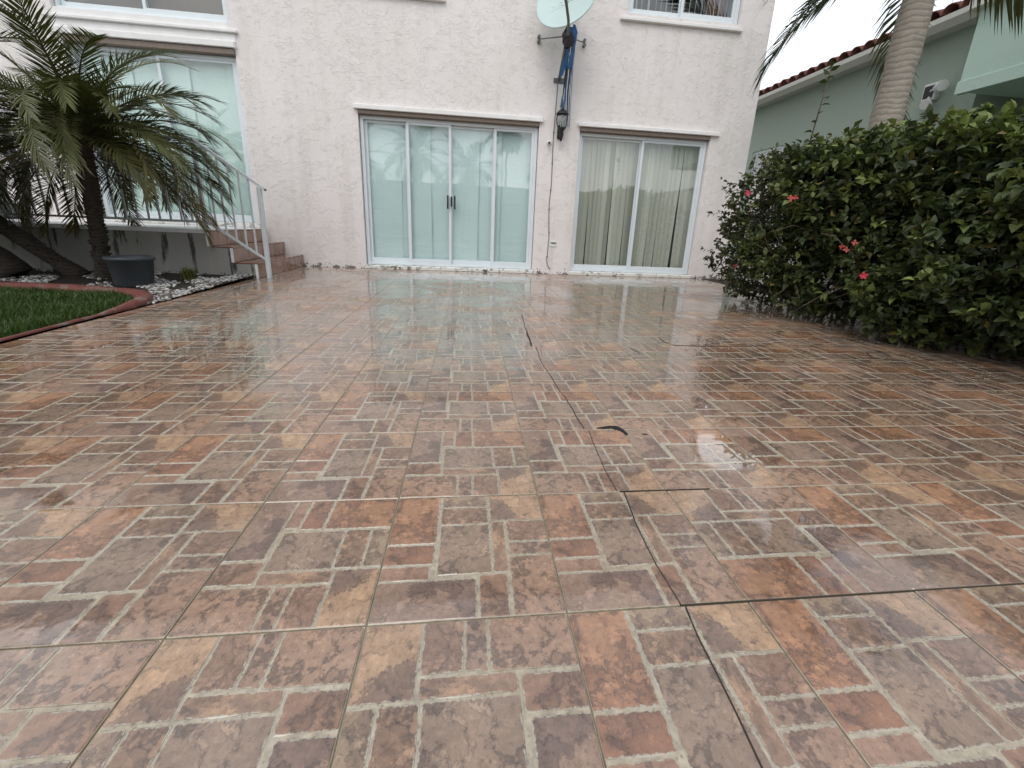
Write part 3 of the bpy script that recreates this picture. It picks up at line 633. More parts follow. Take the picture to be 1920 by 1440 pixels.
lo = dc - e2 * sgn * .30 - nrm * .03
MB().tube([el + Vector((0, -.01, -.01)), Vector((1.165, 6.0, 2.96)), Vector((1.112, 5.76, 2.995)), Vector((1.055, 5.62, 3.07)), Vector((.985, 5.47, 3.17))], .017, 8).build('feed_arm', M['galv'], dish)
MB().lathe([(0, 0), (.035, 0), (.04, .05), (.03, .12), (0, .13)], (.98, 5.44, 3.14), 12).build('feed_horn', M['galv'], dish)
for p in ((.897, 3.088), (1.518, 3.096)):
    MB().tube([el + Vector((0, .01, .05)), (p[0], D - .03, p[1])], .007, 6).build('strut', M['galv'], dish)
    MB().tube([(p[0], D - .05, p[1] - .03), (p[0], D - .001, p[1] - .03)], .022, 10).tube([(p[0], D - .04, p[1] + .03), (p[0], D - .001, p[1] + .03)], .020, 10).build('wall_bracket', M['galv'], dish)
tarp = empty('tarp_strips', (1.25, 6.4, 3.0), 'frayed blue tarp strips hanging from the satellite dish mast to the lantern', 'tarp')
def strip(pts, w, mat, n=1, name='strip'):
    v = []; f = []; m = len(pts) * 4
    P = [Vector(p) for p in pts]
    def at(u):
        u *= len(P) - 1; i = min(int(u), len(P) - 2); return P[i].lerp(P[i + 1], u - i)
    ph = random.uniform(0, 6)
    for i in range(m + 1):
        u = i / m; c = at(u); ww = w * (.55 + .45 * math.sin(PI * min(1, u * 1.05) * .93 + .12)) * random.uniform(.75, 1.15); tw = .9 * math.sin(u * 4 + ph)
        d = Vector((math.cos(tw), math.sin(tw) * .6, 0)) * ww / 2; v += [c - d, c + Vector((0, -.012 * math.sin(ph + u * 9), 0)), c + d]
    for i in range(m):
        for k in range(2): a = i * 3 + k; f.append((a, a + 1, a + 4, a + 3))
    return MB().add(v, f, True).build(name, M[mat], tarp)
strip([(1.215, 6.02, 3.03), (1.235, 6.10, 2.93), (1.228, 6.30, 2.86), (1.225, 6.42, 2.76), (1.20, 6.47, 2.64)], .080, 'blue')
strip([(1.235, 6.0, 3.05), (1.265, 6.06, 2.96), (1.28, 6.2, 2.86), (1.28, 6.38, 2.70)], .07, 'blue')
for k in range(9):
    x = 1.27 + random.uniform(-.045, .045); strip([(x - .02, 6.15, 2.93), (x + .02, 6.38, 2.76), (x + random.uniform(.02, .05), 6.52, 2.5), (x + random.uniform(.05, .085), 6.60, 2.18 - random.uniform(0, .16))], random.uniform(.010, .028), random.choice(['bluegrey', 'bluegrey', 'blue', 'purple']))
strip([(1.255, 6.36, 2.85), (1.25, 6.45, 2.6), (1.245, 6.52, 2.36), (1.25, 6.54, 2.27)], .035, 'purple'); strip([(1.24, 6.50, 2.40), (1.25, 6.53, 2.30), (1.25, 6.54, 2.24)], .07, 'bluegrey')
bz = MB(); V = []; F = []
nb = 12
for i in range(9):
    u = i / 8; c = Vector((1.190 + .012 * math.sin(u * 5), 6.07 + .09 * (1 - u), 2.855 + .19 * u)); r = .062 * math.sin(PI * (.12 + .80 * u)) + .008
    for k in range(nb): a = 2 * PI * k / nb; rr = r * random.uniform(.72, 1.2); V.append(c + Vector((math.cos(a) * rr * 1.12, math.sin(a) * rr, 0)))
for i in range(8):
    for k in range(nb): F.append((i * nb + k, i * nb + (k + 1) % nb, (i + 1) * nb + (k + 1) % nb, (i + 1) * nb + k))
bz.add(V, F).build('wrapping', M['purple'], tarp)

lan = empty('wall_lantern', (1.275, D, 1.86), 'black wall lantern with curved glass panes between the doors', 'lantern')
lc = Vector((1.262, D - .115, 0))
MB().box(1.222, 1.302, D - .030, D - .001, 1.90, 2.08, .012).build('back_plate', M['black'], lan)
MB().lathe([(0, 1.858), (.012, 1.862), (.022, 1.89), (.034, 1.94), (.030, 1.985), (.042, 2.005), (.055, 2.018), (.058, 2.03), (0, 2.031)], lc, 16).build('stem', M['black'], lan)
MB().tube([(1.262, D - .02, 1.93), (1.262, D - .06, 1.90), (1.262, D - .11, 1.93)], .011, 8).tube([(1.262, D - .02, 2.03), (1.262, D - .07, 2.0), (1.262, D - .11, 2.02)], .009, 8).build('arm', M['black'], lan)
MB().lathe([(.056, 2.032), (.078, 2.085), (.084, 2.13), (.078, 2.172), (.066, 2.192)], lc, 18).build('glass', M['lampglass'], lan)
MB().lathe([(0, 2.035), (.018, 2.036), (.020, 2.13), (.012, 2.16), (0, 2.165)], lc, 12).build('bulb', M['bulb'], lan)
for k in range(6):
    a = k * PI / 3 + .3; MB().tube([lc + Vector((math.cos(a) * r, math.sin(a) * r, z)) for r, z in ((.059, 2.030), (.081, 2.085), (.087, 2.13), (.081, 2.172), (.069, 2.194))], .005, 6).build('rib', M['black'], lan)
MB().lathe([(.072, 2.188), (.090, 2.194), (.088, 2.204), (.062, 2.232), (.036, 2.252), (.018, 2.262), (.014, 2.276), (.018, 2.288), (0, 2.298)], lc, 20).build('cap', M['black'], lan)
cm = empty('security_camera', (1.121, D, 1.846), 'tiny white security camera on the wall beside the lantern', 'camera')
MB().box(1.095, 1.150, D - .016, D - .001, 1.83, 1.885, .005).build('mount', M['white'], cm); MB().tube([(1.115, D - .012, 1.85), (1.108, D - .075, 1.835)], .023, 14).build('body', M['white'], cm); MB().tube([(1.108, D - .075, 1.835), (1.1075, D - .079, 1.834)], .016, 14).build('lens', M['black'], cm)
cb = MB(); P = [(1.190, D - .010, 2.62), (1.185, D - .008, 2.35), (1.176, D - .008, 2.05), (1.172, D - .01, 1.95), (1.176, D - .008, 1.75), (1.18, D - .008, 1.55), (1.185, D - .007, 1.3), (1.170, D - .007, 1.05), (1.178, D - .007, .8), (1.196, D - .007, .55), (1.190, D - .007, .35), (1.180, D - .008, .20), (1.205, D - .012, .12), (1.242, D - .02, .075)]
co = cb.tube(P, .0055, 6).build('wall_cable', M['cable']); tag(co, 'thin grey cable running down the wall beside the lantern', 'cable')
for z, x in ((1.98, 1.174), (1.58, 1.179), (1.22, 1.182), (.95, 1.172), (.62, 1.192), (.26, 1.184)): link('clip', MB().box(x - .010, x + .010, D - .016, D - .001, z - .008, z + .008, .002).mesh('clip', M['cable']), co, loc=(0, 0, 0))
ob = empty('wall_outlet', (1.267, D, .464), 'small white outlet cover low on the wall between the doors', 'outlet')
MB().box(1.215, 1.325, D - .012, D - .001, .415, .475, .003).build('plate', M['white'], ob); MB().box(1.225, 1.315, D - .030, D - .0115, .478, .500, .004).build('hood', M['white'], ob); MB().box(1.232, 1.308, D - .0135, D - .0125, .452, .466).build('socket', M['galv'], ob)

# ------------------------------------------------------------------ lawn, kerb, gravel bed
kerb_path = [(-6.2, 4.30), (-5.2, 4.22), (-4.4, 4.14), (-3.7, 4.10), (-3.2, 4.03), (-2.86, 3.93), (-2.66, 3.82), (-2.545, 3.68), (-2.50, 3.52), (-2.48, 3.30), (-2.475, 3.0), (-2.472, 2.6), (-2.472, 2.1), (-2.472, 1.4), (-2.472, .4), (-2.472, -2.0)]
def smooth(pts, n=5):
    o = []
    for i in range(len(pts) - 1):
        p0, p1, p2, p3 = [Vector((*pts[min(max(i + k, 0), len(pts) - 1)], 0)) for k in (-1, 0, 1, 2)]
        for q in range(n):
            t = q / n; o.append(0.5 * ((2 * p1) + (p2 - p0) * t + (2 * p0 - 5 * p1 + 4 * p2 - p3) * t * t + (3 * p1 - p0 - 3 * p2 + p3) * t ** 3))
    o.append(Vector((*pts[-1], 0))); return o
kp = smooth(kerb_path); kb = MB(); V = []; F = []; prof = [(-1, -.05), (-.98, .55), (-.72, .92), (-.2, 1.0), (.35, .97), (.8, .86), (.98, .5), (1, -.05)]
for i, p in enumerate(kp):
    t = (kp[min(i + 1, len(kp) - 1)] - kp[max(i - 1, 0)]).normalized(); nrm_ = Vector((t.y, -t.x, 0)); f = min(1, max(0, (p.y - 3.15) / .55)); hw = (.014 + .044 * f) * random.uniform(.90, 1.08); hh = .012 + .050 * f + random.uniform(-.003, .003)
    for a, b in prof: V.append(p + nrm_ * a * hw + Vector((0, 0, b * hh)))
m = len(prof)
for i in range(len(kp) - 1):
    for k in range(m - 1): F.append((i * m + k, i * m + k + 1, (i + 1) * m + k + 1, (i + 1) * m + k))
def kerb_mat():
    t = NT('faded_red_kerb_paint'); p = t.pos(); n = t.noise(p, 11, 6, .65); c = t.mix(n, (.10, .028, .022), (.21, .060, .045)); c = t.mix(t.ramp(t.noise(p, 26, 5), .62, .68), c, (.04, .025, .02))
    c = t.mix(t.ramp(t.noise(p, 5, 5, .7), .52, .66), c, (.20, .15, .13)); t.bsdf(Base_Color=c, Roughness=.7, Normal=t.bump(n, .9, .02)); return t.m
M['kerb'] = kerb_mat()
ko = MB().add(V, F, True).build('lawn_kerb', M['kerb']); tag(ko, 'low red painted concrete edging curving round the lawn', 'edging')
lawn_poly = [(p.x - (.03 if p.y < 3.6 else .0), p.y - (.03 if p.y > 3.6 else 0)) for p in kp]
lw = MB(); n = len(kp); lw.add([(p.x, p.y, -.004) for p in kp] + [(-9.5, 4.3, -.004), (-9.5, -2.0, -.004)], [tuple(range(n)) + (n + 1, n)])
lw.build('lawn', simple('lawn_thatch', (.035, .045, .016), .95, var=.5, scale=30), kind='structure')
def inside_lawn(x, y):
    ky = np.interp(x, [p.x for p in kp[:40]], [p.y for p in kp[:40]]); return (x < -2.53) & (y < ky - .05)
xy = np.stack([rng.uniform(-5.4, -2.5, 90000), rng.uniform(1.6, 4.2, 90000)], 1); xy = xy[inside_lawn(xy[:, 0], xy[:, 1])][:52000]
nB = len(xy); hgt = rng.uniform(.022, .062, nB) * (1 + .35 * np.sin(xy[:, 0] * 7) * np.cos(xy[:, 1] * 9)); an = rng.uniform(0, 2 * PI, nB); wd = rng.uniform(.0022, .0045, nB); ld = rng.uniform(0, 2 * PI, nB); lean = rng.uniform(.1, .8, nB) * hgt
base = np.c_[xy, np.full(nB, -.004)]; du = np.c_[np.cos(an), np.sin(an), np.zeros(nB)] * wd[:, None]; mid = base + np.c_[np.cos(ld) * lean * .35, np.sin(ld) * lean * .35, hgt * .6]; tip = base + np.c_[np.cos(ld) * lean, np.sin(ld) * lean, hgt]
GV = np.stack([base - du, base + du, mid + du * .8, mid - du * .8, tip], 1).reshape(-1, 3); bi = np.arange(nB)[:, None] * 5
GF = np.concatenate([bi + [0, 1, 2], bi + [0, 2, 3], bi + [3, 2, 4]]); cc = np.array([.052, .105, .018]) * rng.uniform(.5, 1.35, (nB, 1)) + np.c_[rng.uniform(0, .035, nB) * (rng.random(nB) < .2), np.zeros(nB), np.zeros(nB)]
go = link('grass', npmesh('grass', GV, GF, M['grass'], tint=np.repeat(cc, 5, 0))); tag(go, 'short green lawn grass inside the red edging', 'grass', kind='stuff')
bed = MB(); edge = [(p.x, p.y) for p in kp[:46]]; m = len(edge)
bed.add([(x, y, .004) for x, y in edge] + [(-2.428, 3.60, .004), (-2.426, 5.215, .030), (-9.0, 5.215, .045), (-9.0, 4.3, .02)], [tuple(range(m + 4))[::-1]]); bed.build('planting_bed', M['soil'], kind='structure')
def pebble_cloud(n, fn, rmin, rmax, cols, name, label, parent=None):
    P = fn(n); n = len(P); r = rng.uniform(rmin, rmax, n); t_ = (1 + 5 ** .5) / 2
    ico = np.array([(-1, t_, 0), (1, t_, 0), (-1, -t_, 0), (1, -t_, 0), (0, -1, t_), (0, 1, t_), (0, -1, -t_), (0, 1, -t_), (t_, 0, -1), (t_, 0, 1), (-t_, 0, -1), (-t_, 0, 1)]) / 1.902
    fc = np.array([(0, 11, 5), (0, 5, 1), (0, 1, 7), (0, 7, 10), (0, 10, 11), (1, 5, 9), (5, 11, 4), (11, 10, 2), (10, 7, 6), (7, 1, 8), (3, 9, 4), (3, 4, 2), (3, 2, 6), (3, 6, 8), (3, 8, 9), (4, 9, 5), (2, 4, 11), (6, 2, 10), (8, 6, 7), (9, 8, 1)])
    V = ico[None] * r[:, None, None] * rng.uniform(.6, 1.2, (n, 1, 3)) * np.array([1, 1, .62]); V = V * rng.uniform(.85, 1.15, (n, 12, 1)); a = rng.uniform(0, 6.28, n); c, s_ = np.cos(a), np.sin(a)
    X = V[..., 0] * c[:, None] - V[..., 1] * s_[:, None]; Y = V[..., 0] * s_[:, None] + V[..., 1] * c[:, None]; V = np.stack([X, Y, V[..., 2]], -1) + P[:, None]
    F = (fc[None] + 12 * np.arange(n)[:, None, None]).reshape(-1, 3); ci = np.array(cols)[rng.integers(0, len(cols), n)] * rng.uniform(.7, 1.15, (n, 1))
    o = link(name, npmesh(name, V.reshape(-1, 3), F, M['pebble'], smooth=True, tint=np.repeat(ci, 12, 0))); tag(o, label, 'gravel', kind='stuff'); return o
t = NT('pebble_stone'); t.bsdf(Base_Color=t.n('Attribute', attribute_name='tint').outputs['Color'], Roughness=.6); M['pebble'] = t.m
def bed_pts(n):
    x = rng.uniform(-5.2, -2.418, n * 5); y = rng.uniform(3.55, 5.2, n * 5); ky = np.interp(x, [p.x for p in kp[:42]], [p.y for p in kp[:42]])
    cl = np.sin(x * 5.1 + 1) * np.cos(y * 6.3) + .6 * np.sin(x * 13 + y * 9); ok = (y > ky + .05) & (cl > np.where(x > -2.62, -.5, .12) + .6 * (rng.random(n * 5) - .5)); ok &= (x > -2.9) | (rng.random(n * 5) < .8)
    P = np.c_[x, y, .012 + .02 * (y - 3.8)][ok][:n]; return P
pebble_cloud(2700, bed_pts, .009, .021, [(.46, .46, .44), (.36, .36, .35), (.56, .56, .54), (.16, .14, .12), (.08, .06, .045)], 'gravel', 'white pebbles scattered over the dark mulch bed')
pot = empty('pot_shape', (-3.09, 4.40, 0), 'empty charcoal plastic plant pot standing on the white pebbles', 'pot')
MB().lathe([(0, .0), (.132, .0), (.142, .018), (.168, .235), (.182, .242), (.184, .268), (.171, .271), (.164, .242), (.148, .10), (0, .09)], (-3.09, 4.40, .010), 32).build('shell', M['pot'], pot); MB().lathe([(0, .115), (.149, .112)], (-3.09, 4.40, .010), 24).build('soil', M['soil'], pot)
def tuft(name, c, n, h, col, label, spread=.5, wdt=.004):
    a = rng.uniform(0, 6.28, n); L_ = rng.uniform(.5, 1, n) * h; s_ = rng.uniform(.1, spread, n); b = np.array(c) + np.c_[rng.normal(0, .022, (n, 2)), np.zeros(n)]
    d = np.c_[np.cos(a) * s_, np.sin(a) * s_, np.ones(n)]; d /= np.linalg.norm(d, axis=1)[:, None]; sd_ = np.c_[-np.sin(a), np.cos(a), np.zeros(n)] * wdt; m_ = b + d * L_[:, None] * .6; tp = b + d * L_[:, None] + np.c_[np.cos(a) * s_ * .3 * L_, np.sin(a) * s_ * .3 * L_, -.15 * L_ * s_]
    V = np.stack([b - sd_, b + sd_, m_ + sd_, m_ - sd_, tp], 1).reshape(-1, 3); bi = np.arange(n)[:, None] * 5; F = np.concatenate([bi + [0, 1, 2], bi + [0, 2, 3], bi + [3, 2, 4]])
    o = link(name, npmesh(name, V, F, M['grass'], tint=np.repeat(np.array(col) * rng.uniform(.6, 1.3, (n, 1)), 5, 0))); return tag(o, label, 'plant')
tuft('grass_tuft', (-2.87, 4.82, .02), 160, .16, (.16, .17, .035), 'small yellow green tuft growing among the pebbles')

# ------------------------------------------------------------------ palms
def frond_mesh(L_, droop, leaf, n_leaf, rng_, col, wid=.008, vee=.5, hang=.25, brown=0.0, twist=0.0, stem=.012, kink=0.0, curl=1.25):
    """rachis in the local XZ plane from the origin along +X, leaflets both sides"""
    t_ = np.linspace(0, 1, 22); ang = -droop * t_ ** curl; dx = np.cos(ang); dz = np.sin(ang); x = np.r_[0, np.cumsum((dx[1:] + dx[:-1]) / 2)] * L_ / 21; z = np.r_[0, np.cumsum((dz[1:] + dz[:-1]) / 2)] * L_ / 21
    sway = kink * L_ * t_ ** 2
    V = []; F = []; C = []
    for i in range(22):                                              # rachis as a tapered three sided stem
        r = stem * (1 - .85 * t_[i])
        for k in range(3): a = 2 * PI * k / 3 + PI / 2; V.append((x[i] - dz[i] * r * math.sin(a), sway[i] + r * math.cos(a), z[i] + dx[i] * r * math.sin(a))); C.append((.10, .10, .03))
    for i in range(21):
        for k in range(3): a, b = i * 3 + k, i * 3 + (k + 1) % 3; F.append((a, b, b + 3)); F.append((a, b + 3, a + 3))
    for s_ in (-1, 1):
        for q in range(n_leaf):
            u = .10 + .90 * (q + rng_.uniform(-.25, .25)) / n_leaf; u = min(max(u, .05), 1); px = np.interp(u, t_, x); pz = np.interp(u, t_, z); pa = np.interp(u, t_, ang); py = kink * L_ * u * u
            ll = leaf * (.35 + .65 * math.sin(PI * min(1, .18 + .78 * u))) * rng_.uniform(.85, 1.12); fwd = .45 + .75 * u + rng_.uniform(-.1, .1)
            T_ = Vector((math.cos(pa), 0, math.sin(pa))); N_ = Vector((-math.sin(pa), 0, math.cos(pa))); B_ = Vector((0, s_, 0))
            d = (T_ * math.sin(fwd) + B_ * math.cos(fwd) * math.cos(vee) + N_ * math.cos(fwd) * math.sin(vee) + Vector((0, 0, rng_.uniform(-.08, .08)))).normalized()
            p0 = Vector((px, py, pz)); wv_ = d.cross(N_ + Vector((rng_.uniform(-.4, .4), 0, 0))).normalized() * wid; p1 = p0 + d * ll * .5 + Vector((0, 0, -hang * ll * .16)); p2 = p0 + d * ll + Vector((0, 0, -hang * ll * .62))
            b = len(V); V += [p0 - wv_ * .5, p0 + wv_ * .5, p1 + wv_, p1 - wv_, p2]; F += [(b, b + 1, b + 2), (b, b + 2, b + 3), (b + 3, b + 2, b + 4)]
            k_ = rng_.uniform(.65, 1.25); cc_ = np.array(col) * k_
            if brown: cc_ = cc_ * (1 - brown) + np.array((.150, .085, .030)) * k_ * brown
            C += [tuple(cc_)] * 4 + [tuple(cc_ * .85 + np.array((.02, .012, .004)))]
    return V, F, C
def palm(name, label, base, top, r0, r1, fronds, L_, leaf, n_leaf, col, bark_, seed, group=None, crown_up=0.0, knobs=False, hang=.25, wid=.008, bow=(0, 0), curl=1.25):
    rr = random.Random(seed); b, tp = Vector(base), Vector(top); root = empty(name, b, label, 'palm tree', group); tr = MB(); P = []; R_ = []
    n = 26
    for i in range(n + 1):
        u = i / n; P.append(b.lerp(tp, u) + Vector((bow[0], bow[1], 0)) * math.sin(PI * u)); R_.append((r0 + (r1 - r0) * u) * (1 + (.35 * max(0, 1 - u * 6))) * rr.uniform(.95, 1.06))
    tr.tube(P, R_, 14).build('trunk', M[bark_], root)
    if knobs:
        kn = MB()
        for i in range(150):
            u = rr.uniform(.12, 1.0); a = i * 2.4; c = b.lerp(tp, u) + Vector((bow[0], bow[1], 0)) * math.sin(PI * u); r = r0 + (r1 - r0) * u; o_ = Vector((math.cos(a), math.sin(a), 0)); kn.tube([c + o_ * r * .8, c + o_ * (r + .020) + Vector((0, 0, .022))], [.013, .005], 5)
        kn.build('leaf_bases', M[bark_], root, kind='stuff')
    for (az, el, ls, dr, br) in fronds:
        V, F, C = frond_mesh(L_ * ls, dr, leaf * rr.uniform(.9, 1.1), n_leaf, rr, col, wid=wid, brown=br, hang=hang, curl=curl, kink=rr.uniform(-.12, .12), vee=rr.uniform(.2, .55))
        q = Matrix.Rotation(az, 3, 'Z') @ Matrix.Rotation(-el, 3, 'Y') @ Matrix.Rotation(rr.uniform(-.5, .5), 3, 'X')
        V = [q @ Vector(v) for v in V]
        o = link('frond', npmesh('frond', V, F, M['frond'], tint=np.array(C)), root, loc=tp - b + Vector((0, 0, rr.uniform(-.12, .05))))
    return root
def crown(n, seed, e0=1.35, e1=-.75, dr0=.7, dr1=1.2, brown_from=.72):
    r_ = random.Random(seed); o = []
    for i in range(n):
        u = i / (n - 1); el = e0 + (e1 - e0) * u ** .85; o.append((i * 2.399963 + r_.uniform(-.25, .25), el + r_.uniform(-.12, .12), r_.uniform(.85, 1.08), dr0 + (dr1 - dr0) * (1 - abs(2 * u - .9)) + r_.uniform(-.15, .2), max(0, (u - brown_from) / (1 - brown_from)) * r_.uniform(.5, 1)))
    return o
palm('pygmy_date_palm', 'bushy dark green pygmy date palm beside the charcoal pot', (-3.59, 4.74, 0), (-3.455, 4.66, 1.36), .056, .068, [f_ for f_ in crown(98, 3, e0=1.05, e1=-.48, dr0=1.0, dr1=1.75, brown_from=.55) if not (f_[1] < .0 and math.cos(f_[0] - math.radians(-62)) > .80)], 1.28, .24, 62, (.105, .115, .036), 'bark', 11, group=None, knobs=True, wid=.0056, hang=.4, curl=1.75)
palm('pygmy_date_palm', 'leaning palm stem with its crown past the left frame edge', (-3.90, 4.88, 0), (-5.05, 4.62, 1.15), .065, .075, crown(46, 5, e1=-.9), 1.12, .215, 56, (.068, .084, .029), 'bark', 12, knobs=True, wid=.005, bow=(0, 0))
palm('pygmy_date_palm', 'thick dark curved palm stem at the far left in front of the landing', (-4.42, 4.72, 0), (-4.72, 4.45, 1.55), .15, .085, crown(44, 8, e1=-.9), 1.15, .215, 56, (.068, .084, .029), 'bark', 13, knobs=True, wid=.005, bow=(-.16, 0))
# tall palm behind the hedge: only trunk and hanging fronds come into view
TP = Vector((4.70, 4.93, 3.80))
fr = [(2.40, -.20, 1.0, .95, 0), (2.75, -.30, .92, .85, .1), (2.95, .15, 1.0, 1.2, 0), (1.2, -.90, 1.0, .8, .30), (.10, .0, .78, 1.2, .25), (-.9, .75, .9, .6, 0), (-1.7, .95, .9, .5, 0), (4.2, .95, .9, .55, 0), (.6, .8, 1, .8, 0), (1.8, .85, 1, .9, 0), (3.5, .9, .9, .6, 0), (.0, 1.3, .9, .4, 0)]
palm('coconut_palm', 'tall grey ringed palm trunk with hanging fronds behind the hedge', (4.50, 4.78, 0), TP, .165, .135, fr, 1.8, .56, 46, (.040, .058, .016), 'greybark', 21, hang=.75, wid=.013)

# ------------------------------------------------------------------ boundary wall and flowering hedge
bw = empty('boundary_wall', (4.36, 3.3, 0), 'low white stucco boundary wall behind the hedge', 'wall')
MB().box(4.29, 4.43, -3.0, D - .003, -.05, 1.50).build('wall', M['fence'], bw); MB().box(4.27, 4.45, -3.0, D - .003, 1.501, 1.545, .006).build('coping', M['trim'], bw)
MB().box(3.751, 4.285, -3.0, D - .003, -.05, -.002).build('hedge_bed', M['soil'], kind='structure')
def xf(y): return np.where(y < 4.2, 2.62 + (4.2 - y) * .235, 2.62 + (y - 4.2) * .95)
def leaves(P, Dr, size, col, fold=.35):
    """one folded, pointed leaf per row; P base, Dr direction it points"""
    n = len(P); Dr = Dr / np.linalg.norm(Dr, axis=1)[:, None]; up = np.array([0, 0, 1.0]) + rng.normal(0, .45, (n, 3)); sd_ = np.cross(Dr, up); sd_ /= np.linalg.norm(sd_, axis=1)[:, None]; nn = np.cross(sd_, Dr); s_ = size[:, None]
    ml = P + Dr * s_ * .45 - nn * s_ * .02; wdt = rng.uniform(.27, .36, n)[:, None]; tp = P + Dr * s_ - nn * s_ * rng.uniform(.02, .22, n)[:, None]
    l = P + Dr * s_ * .40 - sd_ * s_ * wdt + nn * s_ * fold * .35; r = P + Dr * s_ * .40 + sd_ * s_ * wdt + nn * s_ * fold * .35; l2 = P + Dr * s_ * .72 - sd_ * s_ * wdt * .62 + nn * s_ * fold * .12; r2 = P + Dr * s_ * .72 + sd_ * s_ * wdt * .62 + nn * s_ * fold * .12
    V = np.stack([P, l, l2, tp, r2, r, ml], 1); F0 = np.array([(0, 6, 1), (1, 6, 2), (2, 6, 3), (3, 6, 4), (4, 6, 5), (5, 6, 0)]); return V, F0, np.repeat(col[:, None], 7, 1)
def foliage(root, y0, y1, nclu, lsize, greens, seed, dens=11, indiv=0, zlow=.10, hfun=None):
    g_ = np.random.default_rng(seed); n = nclu; y = g_.uniform(y0, y1, n); side = g_.random(n); depth = np.abs(g_.normal(0, .10, n)) + (g_.random(n) < .52) * g_.uniform(0, .80, n)
    H = hfun(y); z = zlow + (H - zlow) * g_.random(n) ** .9; x = xf(y); outn = np.zeros((n, 3))
    bulge = .17 * np.sin(y * 4.3 + z * 3.1 + seed) + .13 * np.sin(y * 9.1 - z * 7.3) + .06 * np.sin(y * 17 + z * 19); und = np.clip((.42 - z) / .42, 0, 1) ** 1.5 * .34           # undercut near the ground
    rnd = np.clip((z - (H - .30)) / .30, 0, 1) ** 2 * .20
    x = x + bulge * .8 + und + rnd + depth
    top = side > .66; tx = xf(y) + g_.uniform(.05, 1.15, n); z = np.where(top, H + .07 * np.sin(tx * 6 + y * 5) - depth * .9 + (tx - xf(y)) * .06, z); x = np.where(top, tx, x)
    outn[:, 0] = np.where(top, -.15, -1); outn[:, 1] = np.where(top, 0, -.25 + (y > 3.9) * .7); outn[:, 2] = np.where(top, 1, .25)
    C = np.c_[x, y, z]; tw = outn + g_.normal(0, .55, (n, 3)); tw /= np.linalg.norm(tw, axis=1)[:, None]; cl = g_.uniform(.06, .17, n)
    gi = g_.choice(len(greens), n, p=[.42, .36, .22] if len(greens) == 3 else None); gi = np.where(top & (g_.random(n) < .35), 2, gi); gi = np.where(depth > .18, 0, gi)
    P = np.repeat(C, dens, 0); u = g_.random(n * dens); P = P + np.repeat(tw * cl[:, None], dens, 0) * u[:, None]; Dr = np.repeat(tw, dens, 0) * .55 + g_.normal(0, .75, (n * dens, 3)); Dr[:, 2] -= .12
    col = np.repeat(np.array(greens)[gi] * g_.uniform(.6, 1.35, (n, 1)), dens, 0) * g_.uniform(.7, 1.3, (n * dens, 1)); yl = g_.random(n * dens) < .035; col[yl] = np.array((.17, .13, .03)) * g_.uniform(.6, 1.2, (yl.sum(), 1)); size = lsize * g_.uniform(.6, 1.25, n * dens); keep = P[:, 2] > .05; P, Dr, col, size = P[keep], Dr[keep], col[keep], size[keep]
    V, F0, CC = leaves(P, Dr, size, col); V[..., 2] = np.maximum(V[..., 2], .012)
    if indiv:                                                        # the leaves that show largest are objects of their own
        cp_ = np.array([0, 0, CAMZ]); dist = np.linalg.norm(P - cp_, axis=1); front = depth_rank = (P[:, 0] - (xf(P[:, 1]) + .16 * np.sin(P[:, 1] * 4.3 + P[:, 2] * 3.1 + seed) * .8)); vis = (P[:, 1] > 1.75) & (front < .10)
        sc_ = np.where(vis, size / dist, 0); big = np.argsort(-sc_)[:indiv]; msk = np.ones(len(P), bool); msk[big] = False
        for b in big:
            me = npmesh('leaf', V[b] - P[b], F0, M['leaf'], smooth=False, tint=CC[b]); link('leaf', me, root, loc=Vector(P[b]) - root.location)
        V, CC = V[msk], CC[msk]
    nV = len(V); F = (F0[None] + 7 * np.arange(nV)[:, None, None]).reshape(-1, 3); link('foliage', npmesh('foliage', V.reshape(-1, 3), F, M['leaf'], tint=CC.reshape(-1, 3)), root, kind='stuff'); return C, tw, cl
def branches(root, y0, y1, n, hfun, seed):
    r_ = random.Random(seed)
    for i in range(n):
        y = r_.uniform(y0, y1); x = float(xf(np.array(y))) + r_.uniform(.42, .85); P = [Vector((x, y, -.02))]; d = Vector((r_.uniform(-.5, .25), r_.uniform(-.35, .35), 1)).normalized(); L_ = float(hfun(np.array(y))) * r_.uniform(.6, .95); k = 7
        for q in range(k): d = (d + Vector((r_.uniform(-.28, .18), r_.uniform(-.25, .25), r_.uniform(-.1, .1)))).normalized(); P.append(P[-1] + d * L_ / k)
        mb = MB().tube(P, [.010 * (1 - .1 * q) * r_.uniform(.6, 1.1) for q in range(k + 1)], 6)
        for q in range(2, k):
            dd = Vector((r_.uniform(-1, .1), r_.uniform(-.7, .7), r_.uniform(-.35, .8))).normalized(); e_ = P[q] + dd * r_.uniform(.22, .48); mb.tube([P[q], P[q].lerp(e_, .5) + Vector((0, 0, r_.uniform(-.03, .05))), e_], [.0040, .0034, .0022], 5)
        mb.build('branch', M['stem'], root)
